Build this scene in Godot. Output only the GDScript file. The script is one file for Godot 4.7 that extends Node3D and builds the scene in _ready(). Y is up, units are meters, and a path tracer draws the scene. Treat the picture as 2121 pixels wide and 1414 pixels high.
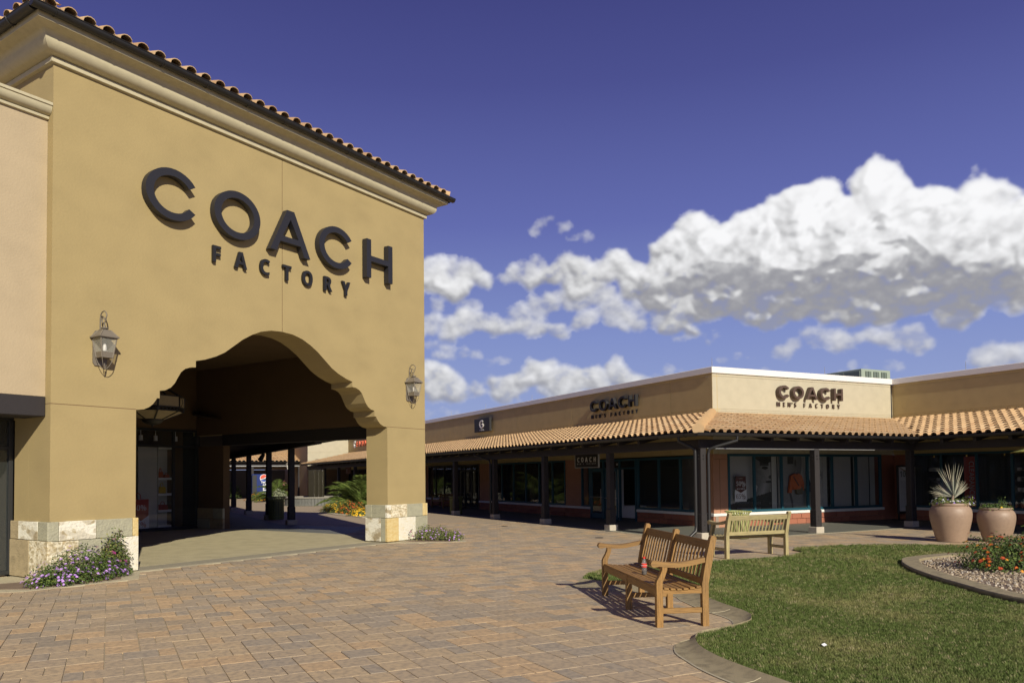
extends Node3D
# A shopping plaza: stucco gateway building on the left, tiled arcade of shops on the right, benches and lawn in front.

class MB:
	var v := PackedVector3Array()
	var uv := PackedVector2Array()
	var c := PackedColorArray()
	var X := Transform3D()
	var col := Color.WHITE
	var has_c := false
	var has_uv := false
	func _init(x := Transform3D()):
		X = x
	func _p(a: Vector3):
		v.append(X * a)
		c.append(col)
		uv.append(Vector2.ZERO)
	func tri(a: Vector3, b: Vector3, d: Vector3):
		_p(a); _p(d); _p(b)
	func quad(a: Vector3, b: Vector3, d: Vector3, e: Vector3):
		tri(a, b, d); tri(a, d, e)
	func quv(a: Vector3, b: Vector3, d: Vector3, e: Vector3):
		has_uv = true
		var n := v.size()
		quad(a, b, d, e)
		var q := [Vector2(0, 1), Vector2(1, 0), Vector2(1, 1), Vector2(0, 1), Vector2(0, 0), Vector2(1, 0)]
		for i in 6:
			uv[n + i] = q[i]
	func qo(a: Vector3, b: Vector3, d: Vector3, e: Vector3, m: Vector3):
		if (b - a).cross(d - a).dot((a + d) * 0.5 - m) < 0.0:
			quad(a, e, d, b)
		else:
			quad(a, b, d, e)
	func to(a: Vector3, b: Vector3, d: Vector3, m: Vector3):
		if (b - a).cross(d - a).dot((a + b + d) / 3.0 - m) < 0.0:
			tri(a, d, b)
		else:
			tri(a, b, d)
	# box between two corners, edges chamfered by bev
	func bx(x0: float, x1: float, y0: float, y1: float, z0: float, z1: float, bev := 0.0):
		box(Vector3(x0 + x1, y0 + y1, z0 + z1) * 0.5, Vector3(absf(x1 - x0), absf(y1 - y0), absf(z1 - z0)), bev)
	func box(m: Vector3, s: Vector3, bev := 0.0, B := Basis()):
		var h := s * 0.5
		bev = minf(bev, minf(h.x, minf(h.y, h.z)) * 0.9)
		if bev <= 0.0:
			for k in 3:
				var i := (k + 1) % 3
				var j := (k + 2) % 3
				for sg in [-1.0, 1.0]:
					var q := []
					for w in [[-1, -1], [1, -1], [1, 1], [-1, 1]]:
						var p := Vector3()
						p[k] = sg * h[k]; p[i] = w[0] * h[i]; p[j] = w[1] * h[j]
						q.append(m + B * p)
					qo(q[0], q[1], q[2], q[3], m)
			return
		var P := func(sg: Array, k: int) -> Vector3:
			var p := Vector3()
			for t in 3:
				p[t] = sg[t] * (h[t] if t == k else h[t] - bev)
			return m + B * p
		for k in 3:
			var i := (k + 1) % 3
			var j := (k + 2) % 3
			for a in [-1, 1]:
				var q := []
				for w in [[-1, -1], [1, -1], [1, 1], [-1, 1]]:
					var sg := [0, 0, 0]
					sg[k] = a; sg[i] = w[0]; sg[j] = w[1]
					q.append(P.call(sg, k))
				qo(q[0], q[1], q[2], q[3], m)
				for b in [-1, 1]:
					var s0 := [0, 0, 0]
					s0[i] = a; s0[j] = b; s0[k] = -1
					var s1 := s0.duplicate()
					s1[k] = 1
					qo(P.call(s0, i), P.call(s1, i), P.call(s1, j), P.call(s0, j), m)
		for a in [-1, 1]:
			for b in [-1, 1]:
				for d in [-1, 1]:
					var sg := [a, b, d]
					to(P.call(sg, 0), P.call(sg, 1), P.call(sg, 2), m)
	# a bar of w (sideways) by h (along up) from p to q
	func bar(p: Vector3, q: Vector3, w: float, h: float, up := Vector3.UP, bev := 0.0):
		var z := (q - p).normalized()
		var x := up.cross(z).normalized()
		box((p + q) * 0.5, Vector3(w, h, p.distance_to(q)), bev, Basis(x, z.cross(x), z))
	func tube(path: Array, r, seg := 8, caps := true):
		var n := path.size()
		var t0: Vector3 = (path[1] - path[0]).normalized()
		var x := t0.cross(Vector3.UP if absf(t0.y) < 0.9 else Vector3.RIGHT).normalized()
		var rings := []
		for i in n:
			var t: Vector3 = (path[mini(i + 1, n - 1)] - path[maxi(i - 1, 0)]).normalized()
			x = (x - t * x.dot(t)).normalized()
			var y := t.cross(x)
			var rr: float = r[i] if r is Array else r
			var ring := []
			for k in seg:
				var a := TAU * k / seg
				ring.append(path[i] + (x * cos(a) + y * sin(a)) * rr)
			rings.append(ring)
		for i in n - 1:
			for k in seg:
				var k2 := (k + 1) % seg
				quad(rings[i][k], rings[i][k2], rings[i + 1][k2], rings[i + 1][k])
		if caps:
			for k in range(1, seg - 1):
				tri(rings[0][0], rings[0][k + 1], rings[0][k])
				tri(rings[n - 1][0], rings[n - 1][k], rings[n - 1][k + 1])
	func lathe(prof: Array, seg: int, m := Vector3(), a0 := 0.0, a1 := TAU):
		for k in seg:
			var t0 := a0 + (a1 - a0) * k / seg
			var t1 := a0 + (a1 - a0) * (k + 1) / seg
			var d0 := Vector3(cos(t0), 0, -sin(t0))
			var d1 := Vector3(cos(t1), 0, -sin(t1))
			for i in prof.size() - 1:
				var p: Vector2 = prof[i]
				var q: Vector2 = prof[i + 1]
				quad(m + d0 * p.x + Vector3.UP * p.y, m + d1 * p.x + Vector3.UP * p.y, m + d1 * q.x + Vector3.UP * q.y, m + d0 * q.x + Vector3.UP * q.y)
	# polygon in local XY, extruded from z0 to z1, placed by T
	func prism(poly: PackedVector2Array, z0: float, z1: float, T := Transform3D(), skip_x := INF):
		if Geometry2D.is_polygon_clockwise(poly):
			poly = poly.duplicate()
			poly.reverse()
		var ix := Geometry2D.triangulate_polygon(poly)
		for i in range(0, ix.size(), 3):
			var a := poly[ix[i]]
			var b := poly[ix[i + 1]]
			var d := poly[ix[i + 2]]
			if (b - a).cross(d - a) < 0.0:
				var t := b
				b = d
				d = t
			tri(T * Vector3(a.x, a.y, z1), T * Vector3(b.x, b.y, z1), T * Vector3(d.x, d.y, z1))
			tri(T * Vector3(a.x, a.y, z0), T * Vector3(d.x, d.y, z0), T * Vector3(b.x, b.y, z0))
		for i in poly.size():
			var a := poly[i]
			var b := poly[(i + 1) % poly.size()]
			if a.x == skip_x and b.x == skip_x:
				continue
			quad(T * Vector3(a.x, a.y, z0), T * Vector3(b.x, b.y, z0), T * Vector3(b.x, b.y, z1), T * Vector3(a.x, a.y, z1))
	# profile (out, up) swept along stations [position, outward]; outside lies to the right of travel
	func sweep(prof: Array, st: Array, closed_prof := false):
		var m := prof.size()
		for i in st.size() - 1:
			for k in (m if closed_prof else m - 1):
				var p: Vector2 = prof[k]
				var q: Vector2 = prof[(k + 1) % m]
				var A: Vector3 = st[i][0] + st[i][1] * p.x + Vector3.UP * p.y
				var B: Vector3 = st[i + 1][0] + st[i + 1][1] * p.x + Vector3.UP * p.y
				var C: Vector3 = st[i + 1][0] + st[i + 1][1] * q.x + Vector3.UP * q.y
				var D: Vector3 = st[i][0] + st[i][1] * q.x + Vector3.UP * q.y
				quad(A, B, C, D)
	func mesh(smooth := 0.0) -> ArrayMesh:
		var ar := []
		ar.resize(Mesh.ARRAY_MAX)
		ar[Mesh.ARRAY_VERTEX] = v
		if has_c:
			ar[Mesh.ARRAY_COLOR] = c
		if has_uv:
			ar[Mesh.ARRAY_TEX_UV] = uv
		if smooth > 0.0:
			var lim := cos(deg_to_rad(smooth))
			var at := {}
			var fn := PackedVector3Array()
			for i in range(0, v.size(), 3):
				var n := (v[i + 2] - v[i]).cross(v[i + 1] - v[i])
				fn.append(n)
				for k in 3:
					var key := Vector3i((v[i + k] * 5000.0).round())
					if at.has(key):
						at[key].append(i / 3)
					else:
						at[key] = [i / 3]
			var nn := PackedVector3Array()
			nn.resize(v.size())
			for i in v.size():
				var own := fn[i / 3].normalized()
				var s := Vector3()
				for f in at[Vector3i((v[i] * 5000.0).round())]:
					if fn[f].normalized().dot(own) >= lim:
						s += fn[f]
				nn[i] = s.normalized() if s.length() > 1e-12 else Vector3.UP
			ar[Mesh.ARRAY_NORMAL] = nn
		var am := ArrayMesh.new()
		if v.size():
			am.add_surface_from_arrays(Mesh.PRIMITIVE_TRIANGLES, ar)
		return am

var TF: Transform3D      # gateway building: x along its front, z out of it
var MF: Transform3D      # arcade: x along the long wing towards the viewer, z out of it
var WF := Transform3D()
var names := {}
var rng := RandomNumberGenerator.new()
var M := {}

func lin(r: float, g: float, b: float, a := 1.0) -> Color:
	var k := Color(r, g, b).linear_to_srgb()
	k.a = a
	return k

func numbered(n: String) -> String:
	names[n] = names.get(n, -1) + 1
	return n if names[n] == 0 else "%s_%03d" % [n, names[n]]

func tag(o: Node, label: String, cat := "", group := "", kind := ""):
	if label: o.set_meta("label", label)
	if cat: o.set_meta("category", cat)
	if group: o.set_meta("group", group)
	if kind: o.set_meta("kind", kind)

# an empty thing standing at P of frame F; its parts are modelled in the coordinates of F
func thing(n: String, label: String, cat: String, F: Transform3D, P := Vector3(), group := "") -> Node3D:
	var o := Node3D.new()
	o.name = numbered(n)
	add_child(o)
	o.transform = F * Transform3D(Basis(), P)
	o.set_meta("off", P)
	tag(o, label, cat, group)
	return o

func addm(n: String, mesh: Mesh, mat: Material, parent: Node, kind := "") -> MeshInstance3D:
	var o := MeshInstance3D.new()
	o.mesh = mesh
	o.material_override = mat
	o.name = n
	if parent.has_meta("off"):
		o.position = -parent.get_meta("off")
	parent.add_child(o, true)
	if kind: o.set_meta("kind", kind)
	return o

func part(n: String, mb: MB, mat: Material, parent: Node, smooth := 0.0, kind := "") -> MeshInstance3D:
	return addm(n, mb.mesh(smooth), mat, parent, kind)

# one shared mesh, set at T in the parent's own coordinates
func inst(n: String, mesh: Mesh, mat: Material, T: Transform3D, parent: Node) -> MeshInstance3D:
	var o := addm(n, mesh, mat, parent)
	o.transform = Transform3D(Basis(), o.position) * T
	return o

func struct(n: String, mb: MB, mat: Material, F := Transform3D(), smooth := 0.0, kind := "structure") -> MeshInstance3D:
	var o := MeshInstance3D.new()
	o.mesh = mb.mesh(smooth)
	o.material_override = mat
	o.name = numbered(n)
	add_child(o)
	o.transform = F
	o.set_meta("kind", kind)
	return o

func solo(n: String, mb: MB, mat: Material, F: Transform3D, label: String, cat: String, group := "", smooth := 0.0) -> MeshInstance3D:
	var o := struct(n, mb, mat, F, smooth, "")
	o.remove_meta("kind")
	tag(o, label, cat, group)
	return o

func many(n: String, mesh: Mesh, mat: Material, xf: Array, cols, parent: Node) -> MultiMeshInstance3D:
	var mm := MultiMesh.new()
	mm.transform_format = MultiMesh.TRANSFORM_3D
	mm.use_colors = cols != null
	mm.mesh = mesh
	mm.instance_count = xf.size()
	for i in xf.size():
		mm.set_instance_transform(i, xf[i])
		if cols != null: mm.set_instance_color(i, cols[i])
	var o := MultiMeshInstance3D.new()
	o.multimesh = mm
	o.material_override = mat
	o.name = n if parent != self else numbered(n)
	if parent.has_meta("off"):
		o.position = -parent.get_meta("off")
	parent.add_child(o, true)
	o.set_meta("kind", "stuff")
	return o

func drop(o: Node3D, n: String, T: Transform3D, label: String) -> Node3D:
	var r: Node3D = o.duplicate()
	r.name = numbered(n)
	add_child(r)
	r.transform = T
	r.set_meta("label", label)
	return r

# ---------- materials
func noise(sd: int, freq: float, oct := 4, type := FastNoiseLite.TYPE_SIMPLEX_SMOOTH, gain := 0.5) -> FastNoiseLite:
	var n := FastNoiseLite.new()
	n.seed = sd
	n.noise_type = type
	n.frequency = freq
	n.fractal_octaves = oct
	n.fractal_gain = gain
	if oct == 1: n.fractal_type = FastNoiseLite.FRACTAL_NONE
	return n

func ramp(stops: Array) -> Gradient:
	var g := Gradient.new()
	var o := PackedFloat32Array()
	var k := PackedColorArray()
	for s in stops:
		o.append(s[0])
		k.append(s[1])
	g.offsets = o
	g.colors = k
	return g

func grey(x: float) -> Color:
	return lin(x, x, x)

func ntex(n: FastNoiseLite, size: int, r: Gradient) -> NoiseTexture2D:
	var t := NoiseTexture2D.new()
	t.width = size
	t.height = size
	t.seamless = true
	t.seamless_blend_skirt = 0.15
	t.noise = n
	t.color_ramp = r
	return t

func nnorm(n: FastNoiseLite, size: int, strength: float) -> NoiseTexture2D:
	var t := NoiseTexture2D.new()
	t.width = size
	t.height = size
	t.seamless = true
	t.noise = n
	t.as_normal_map = true
	t.bump_strength = strength
	return t

func mk(n: String, c: Color, rough: float, tex: Texture2D = null, sc := Vector3.ONE, nrm: Texture2D = null, ns := 1.0, world := true, vc := false, metal := 0.0) -> StandardMaterial3D:
	var m := StandardMaterial3D.new()
	m.resource_name = n
	m.albedo_color = c
	m.roughness = rough
	m.metallic = metal
	m.albedo_texture = tex
	if nrm:
		m.normal_enabled = true
		m.normal_texture = nrm
		m.normal_scale = ns
	m.uv1_triplanar = tex != null or nrm != null
	m.uv1_world_triplanar = world
	m.uv1_scale = sc
	m.vertex_color_use_as_albedo = vc
	M[n] = m
	return m

func glass(n: String, c: Color, a: float) -> StandardMaterial3D:
	var m := StandardMaterial3D.new()
	m.resource_name = n
	c.a = a
	m.albedo_color = c
	m.transparency = BaseMaterial3D.TRANSPARENCY_ALPHA
	m.roughness = 0.02
	M[n] = m
	return m

func pic(img: Image, rough := 0.5) -> StandardMaterial3D:
	var m := StandardMaterial3D.new()
	m.albedo_texture = ImageTexture.create_from_image(img)
	m.roughness = rough
	return m

# ---------- lettering
func arc(cx: float, cy: float, r0: float, r1: float, a0: float, a1: float, n := 28) -> PackedVector2Array:
	var p := PackedVector2Array()
	for i in n + 1:
		var a := deg_to_rad(lerpf(a0, a1, float(i) / n))
		p.append(Vector2(cx + r1 * cos(a), cy + r1 * sin(a)))
	for i in n + 1:
		var a := deg_to_rad(lerpf(a1, a0, float(i) / n))
		p.append(Vector2(cx + r0 * cos(a), cy + r0 * sin(a)))
	return p

func pv(a: Array) -> PackedVector2Array:
	var p := PackedVector2Array()
	for i in range(0, a.size(), 2):
		p.append(Vector2(a[i], a[i + 1]))
	return p

# a geometric capital of height h and stroke s, centred on (cx, base line)
func glyph(mb: MB, ch: String, cx: float, y: float, h: float, w: float, s: float, z0: float, z1: float, T: Transform3D):
	var G := T * Transform3D(Basis.from_scale(Vector3(w / h, 1, 1)), Vector3(cx, y, 0))
	var r := h * 0.515
	match ch:
		"C":
			mb.prism(arc(0, h / 2, r - s, r, 33, 327), z0, z1, G)
		"G":
			mb.prism(arc(0, h / 2, r - s, r, 42, 356), z0, z1, G)
			mb.prism(pv([0.0, h / 2 - s * 0.5, r - s, h / 2 - s * 0.5, r - s, h / 2 + s * 0.5, 0.0, h / 2 + s * 0.5]), z0, z1, G)
		"O":
			mb.prism(arc(0, h / 2, r - s, r, 90, 270), z0, z1, G, 0.0)
			mb.prism(arc(0, h / 2, r - s, r, -90, 90), z0, z1, G, 0.0)
		"A":
			for f in [-1.0, 1.0]:
				mb.prism(pv([0, h, f * s * 0.62, h, f * h * 0.52, 0, f * (h * 0.52 - s * 1.12), 0, f * h * 0.265, h * 0.24, 0, h * 0.24, 0, h * 0.24 + s * 0.9, f * h * 0.205, h * 0.24 + s * 0.9, 0, h * 0.8]), z0, z1, G, 0.0)
		"H":
			mb.prism(pv([-h * 0.44, 0, -h * 0.44 + s, 0, -h * 0.44 + s, h * 0.44, h * 0.44 - s, h * 0.44, h * 0.44 - s, 0, h * 0.44, 0, h * 0.44, h, h * 0.44 - s, h, h * 0.44 - s, h * 0.44 + s * 0.95, -h * 0.44 + s, h * 0.44 + s * 0.95, -h * 0.44 + s, h, -h * 0.44, h]), z0, z1, G)

var fonts := {}
func text_mesh(txt: String, height: float, depth: float, bold := true, face := "Droid Sans") -> TextMesh:
	var key := face + str(bold)
	if not fonts.has(key):
		var f := SystemFont.new()
		f.font_names = PackedStringArray([face])
		f.font_weight = 700 if bold else 400
		fonts[key] = f
	var t := TextMesh.new()
	t.font = fonts[key]
	t.text = txt
	t.font_size = 64
	t.pixel_size = height / (64.0 * 0.714)
	t.depth = depth
	t.curve_step = 4.0
	t.vertical_alignment = VERTICAL_ALIGNMENT_CENTER
	return t

# capitals standing one by one along local x of T (letter centres at xs, middle of the letters at y)
func spaced(txt: String, xs: Array, y: float, height: float, depth: float, z: float, T: Transform3D, mat: Material, parent: Node, bold := true, face := "Droid Sans", n := "letter"):
	for i in txt.length():
		if txt[i] == " ": continue
		inst(n, text_mesh(txt[i], height, depth, bold, face), mat, T * Transform3D(Basis(), Vector3(xs[i], y, z)), parent)

func even(x0: float, x1: float, n: int) -> Array:
	var a := []
	for i in n:
		a.append(lerpf(x0, x1, float(i) / maxi(n - 1, 1)))
	return a

func fx(B := Basis(), o := Vector3()) -> Transform3D:
	return Transform3D(B, o)

func _ready():
	rng.seed = 11
	var a := 0.597627745
	var b := -0.462074913
	TF = Transform3D(Basis(Vector3(sin(a), 0, -cos(a)), Vector3.UP, Vector3(cos(a), 0, sin(a))), Vector3(-7.138, 0, -12.375))
	MF = Transform3D(Basis(Vector3(-sin(b), 0, cos(b)), Vector3.UP, Vector3(-cos(b), 0, -sin(b))), Vector3())
	camera_and_light()
	materials()
	setting()
	gateway()
	arcade()
	far_court()
	furniture()
	plants()
	small_things()

func camera_and_light():
	var cam := Camera3D.new()
	cam.name = "camera"
	add_child(cam)
	# tilted 1.87 degrees up, rolled 0.55 degrees, with the lens shifted upwards
	var p := -0.0326108431
	var r := 0.00963932385
	var Rx := Basis(Vector3(1, 0, 0), Vector3(0, cos(p), sin(p)), Vector3(0, -sin(p), cos(p)))
	var Rz := Basis(Vector3(cos(r), sin(r), 0), Vector3(-sin(r), cos(r), 0), Vector3(0, 0, 1))
	cam.transform = Transform3D((Rz * Rx).transposed(), Vector3(0, 1.6, 0))
	var near := 0.1
	var f := 1607.50924
	cam.set_frustum(2.0 * 707.0 / f * near, Vector2((1060.5 - 1026.07) / f, (933.5578 - 707.0) / f) * near, near, 900.0)
	cam.current = true
	var env := Environment.new()
	env.background_mode = Environment.BG_SKY
	env.sky = Sky.new()
	var pm := PanoramaSkyMaterial.new()
	pm.panorama = ImageTexture.create_from_image(sky_image())
	env.sky.sky_material = pm
	env.tonemap_mode = Environment.TONE_MAPPER_LINEAR
	env.tonemap_exposure = 1.0
	env.sdfgi_enabled = true
	env.ssao_enabled = true
	env.ssil_enabled = true
	var we := WorldEnvironment.new()
	we.name = "world"
	we.environment = env
	add_child(we)
	var sun := DirectionalLight3D.new()
	sun.name = "sun"
	sun.light_energy = 1.6
	sun.light_color = Color(1.0, 0.96, 0.88)
	sun.light_angular_distance = 0.5
	sun.shadow_enabled = true
	add_child(sun)
	var L := (MF.basis * Vector3(-0.874, -0.482, -0.05)).normalized()
	sun.transform = Transform3D(Basis.looking_at(L, Vector3.UP), Vector3(0, 30, 0))

# Air that pales towards the horizon and heaped clouds, by direction (degrees east of the view axis, degrees up)
func sky_image() -> Image:
	var W := 4096
	var H := 2048
	var img := Image.create(W, H, false, Image.FORMAT_RGBAF)
	var air := ramp([[0.0, Color(0.33, 0.40, 0.63)], [0.055, Color(0.29, 0.36, 0.62)], [0.11, Color(0.222, 0.285, 0.58)], [0.2, Color(0.125, 0.152, 0.425)], [0.3, Color(0.072, 0.083, 0.278)], [0.36, Color(0.054, 0.061, 0.222)], [0.6, Color(0.038, 0.043, 0.17)], [1.0, Color(0.03, 0.034, 0.14)]])
	for y in H / 2:
		var el := 90.0 - (y + 0.5) * 180.0 / H
		img.fill_rect(Rect2i(0, y, W, 1), air.sample(el / 90.0))
	img.fill_rect(Rect2i(0, H / 2, W, H / 2), Color(0.16, 0.14, 0.11))
	var deg := 180.0 / H
	var bw := 1024
	var bh := 340
	var y0 := H / 2 - bh
	var hgt := PackedFloat32Array()
	hgt.resize(bw * bh)
	var base := PackedFloat32Array()
	base.resize(bw * bh)
	var wx := noise(3, 0.02, 4, FastNoiseLite.TYPE_SIMPLEX_SMOOTH, 0.45)
	var wy := noise(8, 0.02, 4, FastNoiseLite.TYPE_SIMPLEX_SMOOTH, 0.45)
	var DX := PackedFloat32Array()
	var DY := PackedFloat32Array()
	DX.resize(bw * bh)
	DY.resize(bw * bh)
	for y in bh:
		for x in bw:
			DX[y * bw + x] = wx.get_noise_2d(x, y * 1.3)
			DY[y * bw + x] = wy.get_noise_2d(x, y * 1.3)
	var lobes := []
	var rg := RandomNumberGenerator.new()
	rg.seed = 77
	# heaps: centre east, foot height, width, height, body (1 = dense)
	var heaps := [[15.6, 13.0, 6.4, 5.9, 1.0], [18.6, 12.6, 6.4, 5.6, 1.0], [22.6, 12.0, 9.0, 7.9, 1.0], [27.2, 12.0, 9.6, 7.9, 1.0], [31.6, 11.4, 8.6, 6.6, 1.0], [35.6, 11.0, 8.0, 5.6, 1.0], [18.5, 11.0, 9.0, 3.4, 0.9], [24.0, 10.9, 11.0, 3.0, 0.9], [29.5, 10.4, 11.0, 3.0, 0.9], [34.5, 9.7, 9.0, 3.2, 0.9],
		[2.6, 14.3, 4.2, 1.9, 0.8], [5.6, 14.0, 6.0, 2.5, 0.85], [8.8, 13.4, 5.6, 2.9, 0.85], [11.6, 12.7, 4.6, 2.6, 0.8], [6.4, 12.3, 6.4, 2.0, 0.6], [8.4, 11.0, 4.4, 1.9, 0.55], [11.4, 11.2, 4.6, 2.0, 0.5],
		[-4.8, 13.5, 4.4, 3.0, 0.85], [-2.4, 13.7, 3.6, 2.3, 0.75], [-3.0, 12.2, 3.6, 1.5, 0.6], [-4.6, 10.7, 3.6, 1.5, 0.6], [-1.6, 10.6, 5.0, 2.0, 0.62], [2.4, 10.6, 5.2, 2.0, 0.6], [1.8, 11.6, 1.6, 1.4, 0.5], [-4.8, 9.4, 3.4, 1.0, 0.5], [4.0, 17.6, 2.6, 1.2, 0.30], [6.6, 17.0, 1.6, 0.7, 0.24],
		[-2.4, 8.8, 3.2, 1.0, 0.5], [0.6, 8.4, 2.2, 0.6, 0.3], [-5.0, 6.2, 4.2, 2.7, 0.8], [-0.2, 6.1, 5.0, 1.5, 0.7], [3.6, 6.1, 5.0, 2.9, 0.85], [6.0, 6.0, 4.2, 1.9, 0.8], [8.8, 6.4, 3.6, 2.6, 0.85], [10.4, 6.2, 2.8, 1.5, 0.7], [12.8, 7.0, 2.4, 1.0, 0.34], [-3.8, 4.4, 2.6, 0.8, 0.45],
		[18.8, 6.4, 5.6, 1.2, 0.42], [22.6, 8.5, 5.0, 1.6, 0.42], [26.6, 8.1, 6.2, 2.0, 0.45], [17.2, 8.0, 2.2, 0.6, 0.26], [19.8, 8.0, 1.8, 0.5, 0.22], [25.8, 6.8, 4.0, 0.9, 0.32], [33.8, 6.3, 5.0, 2.1, 0.6], [14.6, 9.7, 2.4, 0.9, 0.3],
		[-24.0, 5.0, 9.0, 3.4, 0.8], [-33.0, 7.0, 8.0, 2.6, 0.7], [-15.0, 4.2, 7.0, 2.0, 0.7]]
	for h in heaps:
		var n := int(9 + h[2] * h[3] * 1.5)
		for i in n:
			var t := rg.randf_range(-1.0, 1.0)
			var top: float = h[3] * (1.0 - pow(absf(t), 2.2)) * rg.randf_range(0.72, 1.0)
			var q := sqrt(rg.randf())
			var rr: float = maxf(0.2, h[3] * rg.randf_range(0.16, 0.42)) * (1.15 - 0.55 * q)
			lobes.append([h[0] + t * h[2] * 0.58 * (1.0 - 0.25 * q), h[1] + rr * 0.5 + maxf(0.0, top - rr * 1.3) * q, rr, h[4], h[1], h[3]])
	for l in lobes:
		var cx: float = bw * 0.5 + l[0] / deg
		var cy: float = bh - l[1] / deg
		var r: float = l[2] / deg
		var wob: float = minf(r * 1.1, 17.0)
		var rw := r + wob * 0.8
		for y in range(maxi(0, int(cy - rw)), mini(bh, int(cy + rw) + 1)):
			for x in range(maxi(0, int(cx - rw * 1.35)), mini(bw, int(cx + rw * 1.35) + 1)):
				var i := y * bw + x
				var ux := (x + DX[i] * wob - cx) / (r * 1.3)
				var uy := (y + DY[i] * wob - cy) / r
				var d := 1.0 - ux * ux - uy * uy
				if d > 0.0:
					var z := sqrt(d) * r * float(l[3])
					if z > hgt[i]:
						base[i] = lerpf(base[i], clampf(((bh - y) * deg - l[4]) / l[5], 0.0, 1.0), 0.75 if hgt[i] > 0.0 else 1.0)
						hgt[i] = z
					else:
						hgt[i] += z * 0.16
	for pass_ in 5:
		var s := hgt.duplicate()
		var sb := base.duplicate()
		for y in range(1, bh - 1):
			for x in range(1, bw - 1):
				var i := y * bw + x
				hgt[i] = s[i] * 0.4 + (s[i - 1] + s[i + 1] + s[i - bw] + s[i + bw]) * 0.15
				base[i] = sb[i] * 0.4 + (sb[i - 1] + sb[i + 1] + sb[i - bw] + sb[i + bw]) * 0.15
	# the shade of a cloud's foot blends widely
	for pass_ in 2:
		for ax in 2:
			var src := base.duplicate()
			var wgt := 24
			for y in bh:
				for x in bw:
					var i := y * bw + x
					if hgt[i] <= 0.0: continue
					var sum := 0.0
					var cnt := 0.0
					for o in range(-wgt, wgt + 1, 4):
						var xx := x + (o if ax == 0 else 0)
						var yy := y + (o if ax == 1 else 0)
						if xx < 0 or yy < 0 or xx >= bw or yy >= bh: continue
						var j := yy * bw + xx
						if hgt[j] > 0.0:
							sum += src[j]
							cnt += 1.0
					if cnt > 0.0: base[i] = sum / cnt
	var fine := noise(21, 0.045, 5, FastNoiseLite.TYPE_SIMPLEX_SMOOTH, 0.55)
	var block := Image.create(bw, bh, false, Image.FORMAT_RGBAF)
	var lx := 0.35
	var ly := 0.62
	for y in bh:
		for x in bw:
			var i := y * bw + x
			var el := (bh - y - 0.5) * deg
			var sky := air.sample(el / 90.0)
			var h := hgt[i]
			if h > 0.05 and x > 0 and x < bw - 1 and y > 0 and y < bh - 1:
				var gx := (hgt[i + 1] - hgt[i - 1]) * 0.5
				var gy := (hgt[i - bw] - hgt[i + bw]) * 0.5
				var k := 1.0 / sqrt(gx * gx + gy * gy + 2.9)
				var lit := clampf((-gx * lx - gy * ly + 1.7 * 0.72) * k, 0.0, 1.0)
				var f := fine.get_noise_2d(x, y * 1.4)
				var up := clampf(base[i] + f * 0.22, 0.0, 1.0)
				var br := clampf(0.47 + 0.34 * smoothstep(0.02, 0.6, up) + 0.40 * (lit - 0.5) + f * 0.06, 0.30, 0.96)
				var al := 1.0 - exp(-maxf(0.0, h + f * 2.2) * 0.36)
				al *= smoothstep(-0.02, 0.16, up + f * 0.1) * 0.35 + 0.65
				al = clampf(al, 0.0, 0.985)
				var cl := Color(br, br * 1.0, br * 1.01).lerp(Color(0.345, 0.345, 0.41), clampf((0.60 - br) * 1.3, 0.0, 0.7))
				cl = cl.lerp(sky, clampf((9.0 - el) * 0.03, 0.0, 0.25))
				sky = sky.lerp(cl, al)
			block.set_pixel(x, y, sky)
	# straight ahead (column 0) and once more behind
	for k in 2:
		img.blit_rect(block, Rect2i(0, 0, bw, bh), Vector2i(3584 - k * 2048, y0))
	img.blit_rect(block, Rect2i(bw / 2, 0, bw / 2, bh), Vector2i(0, y0))
	return img

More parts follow.
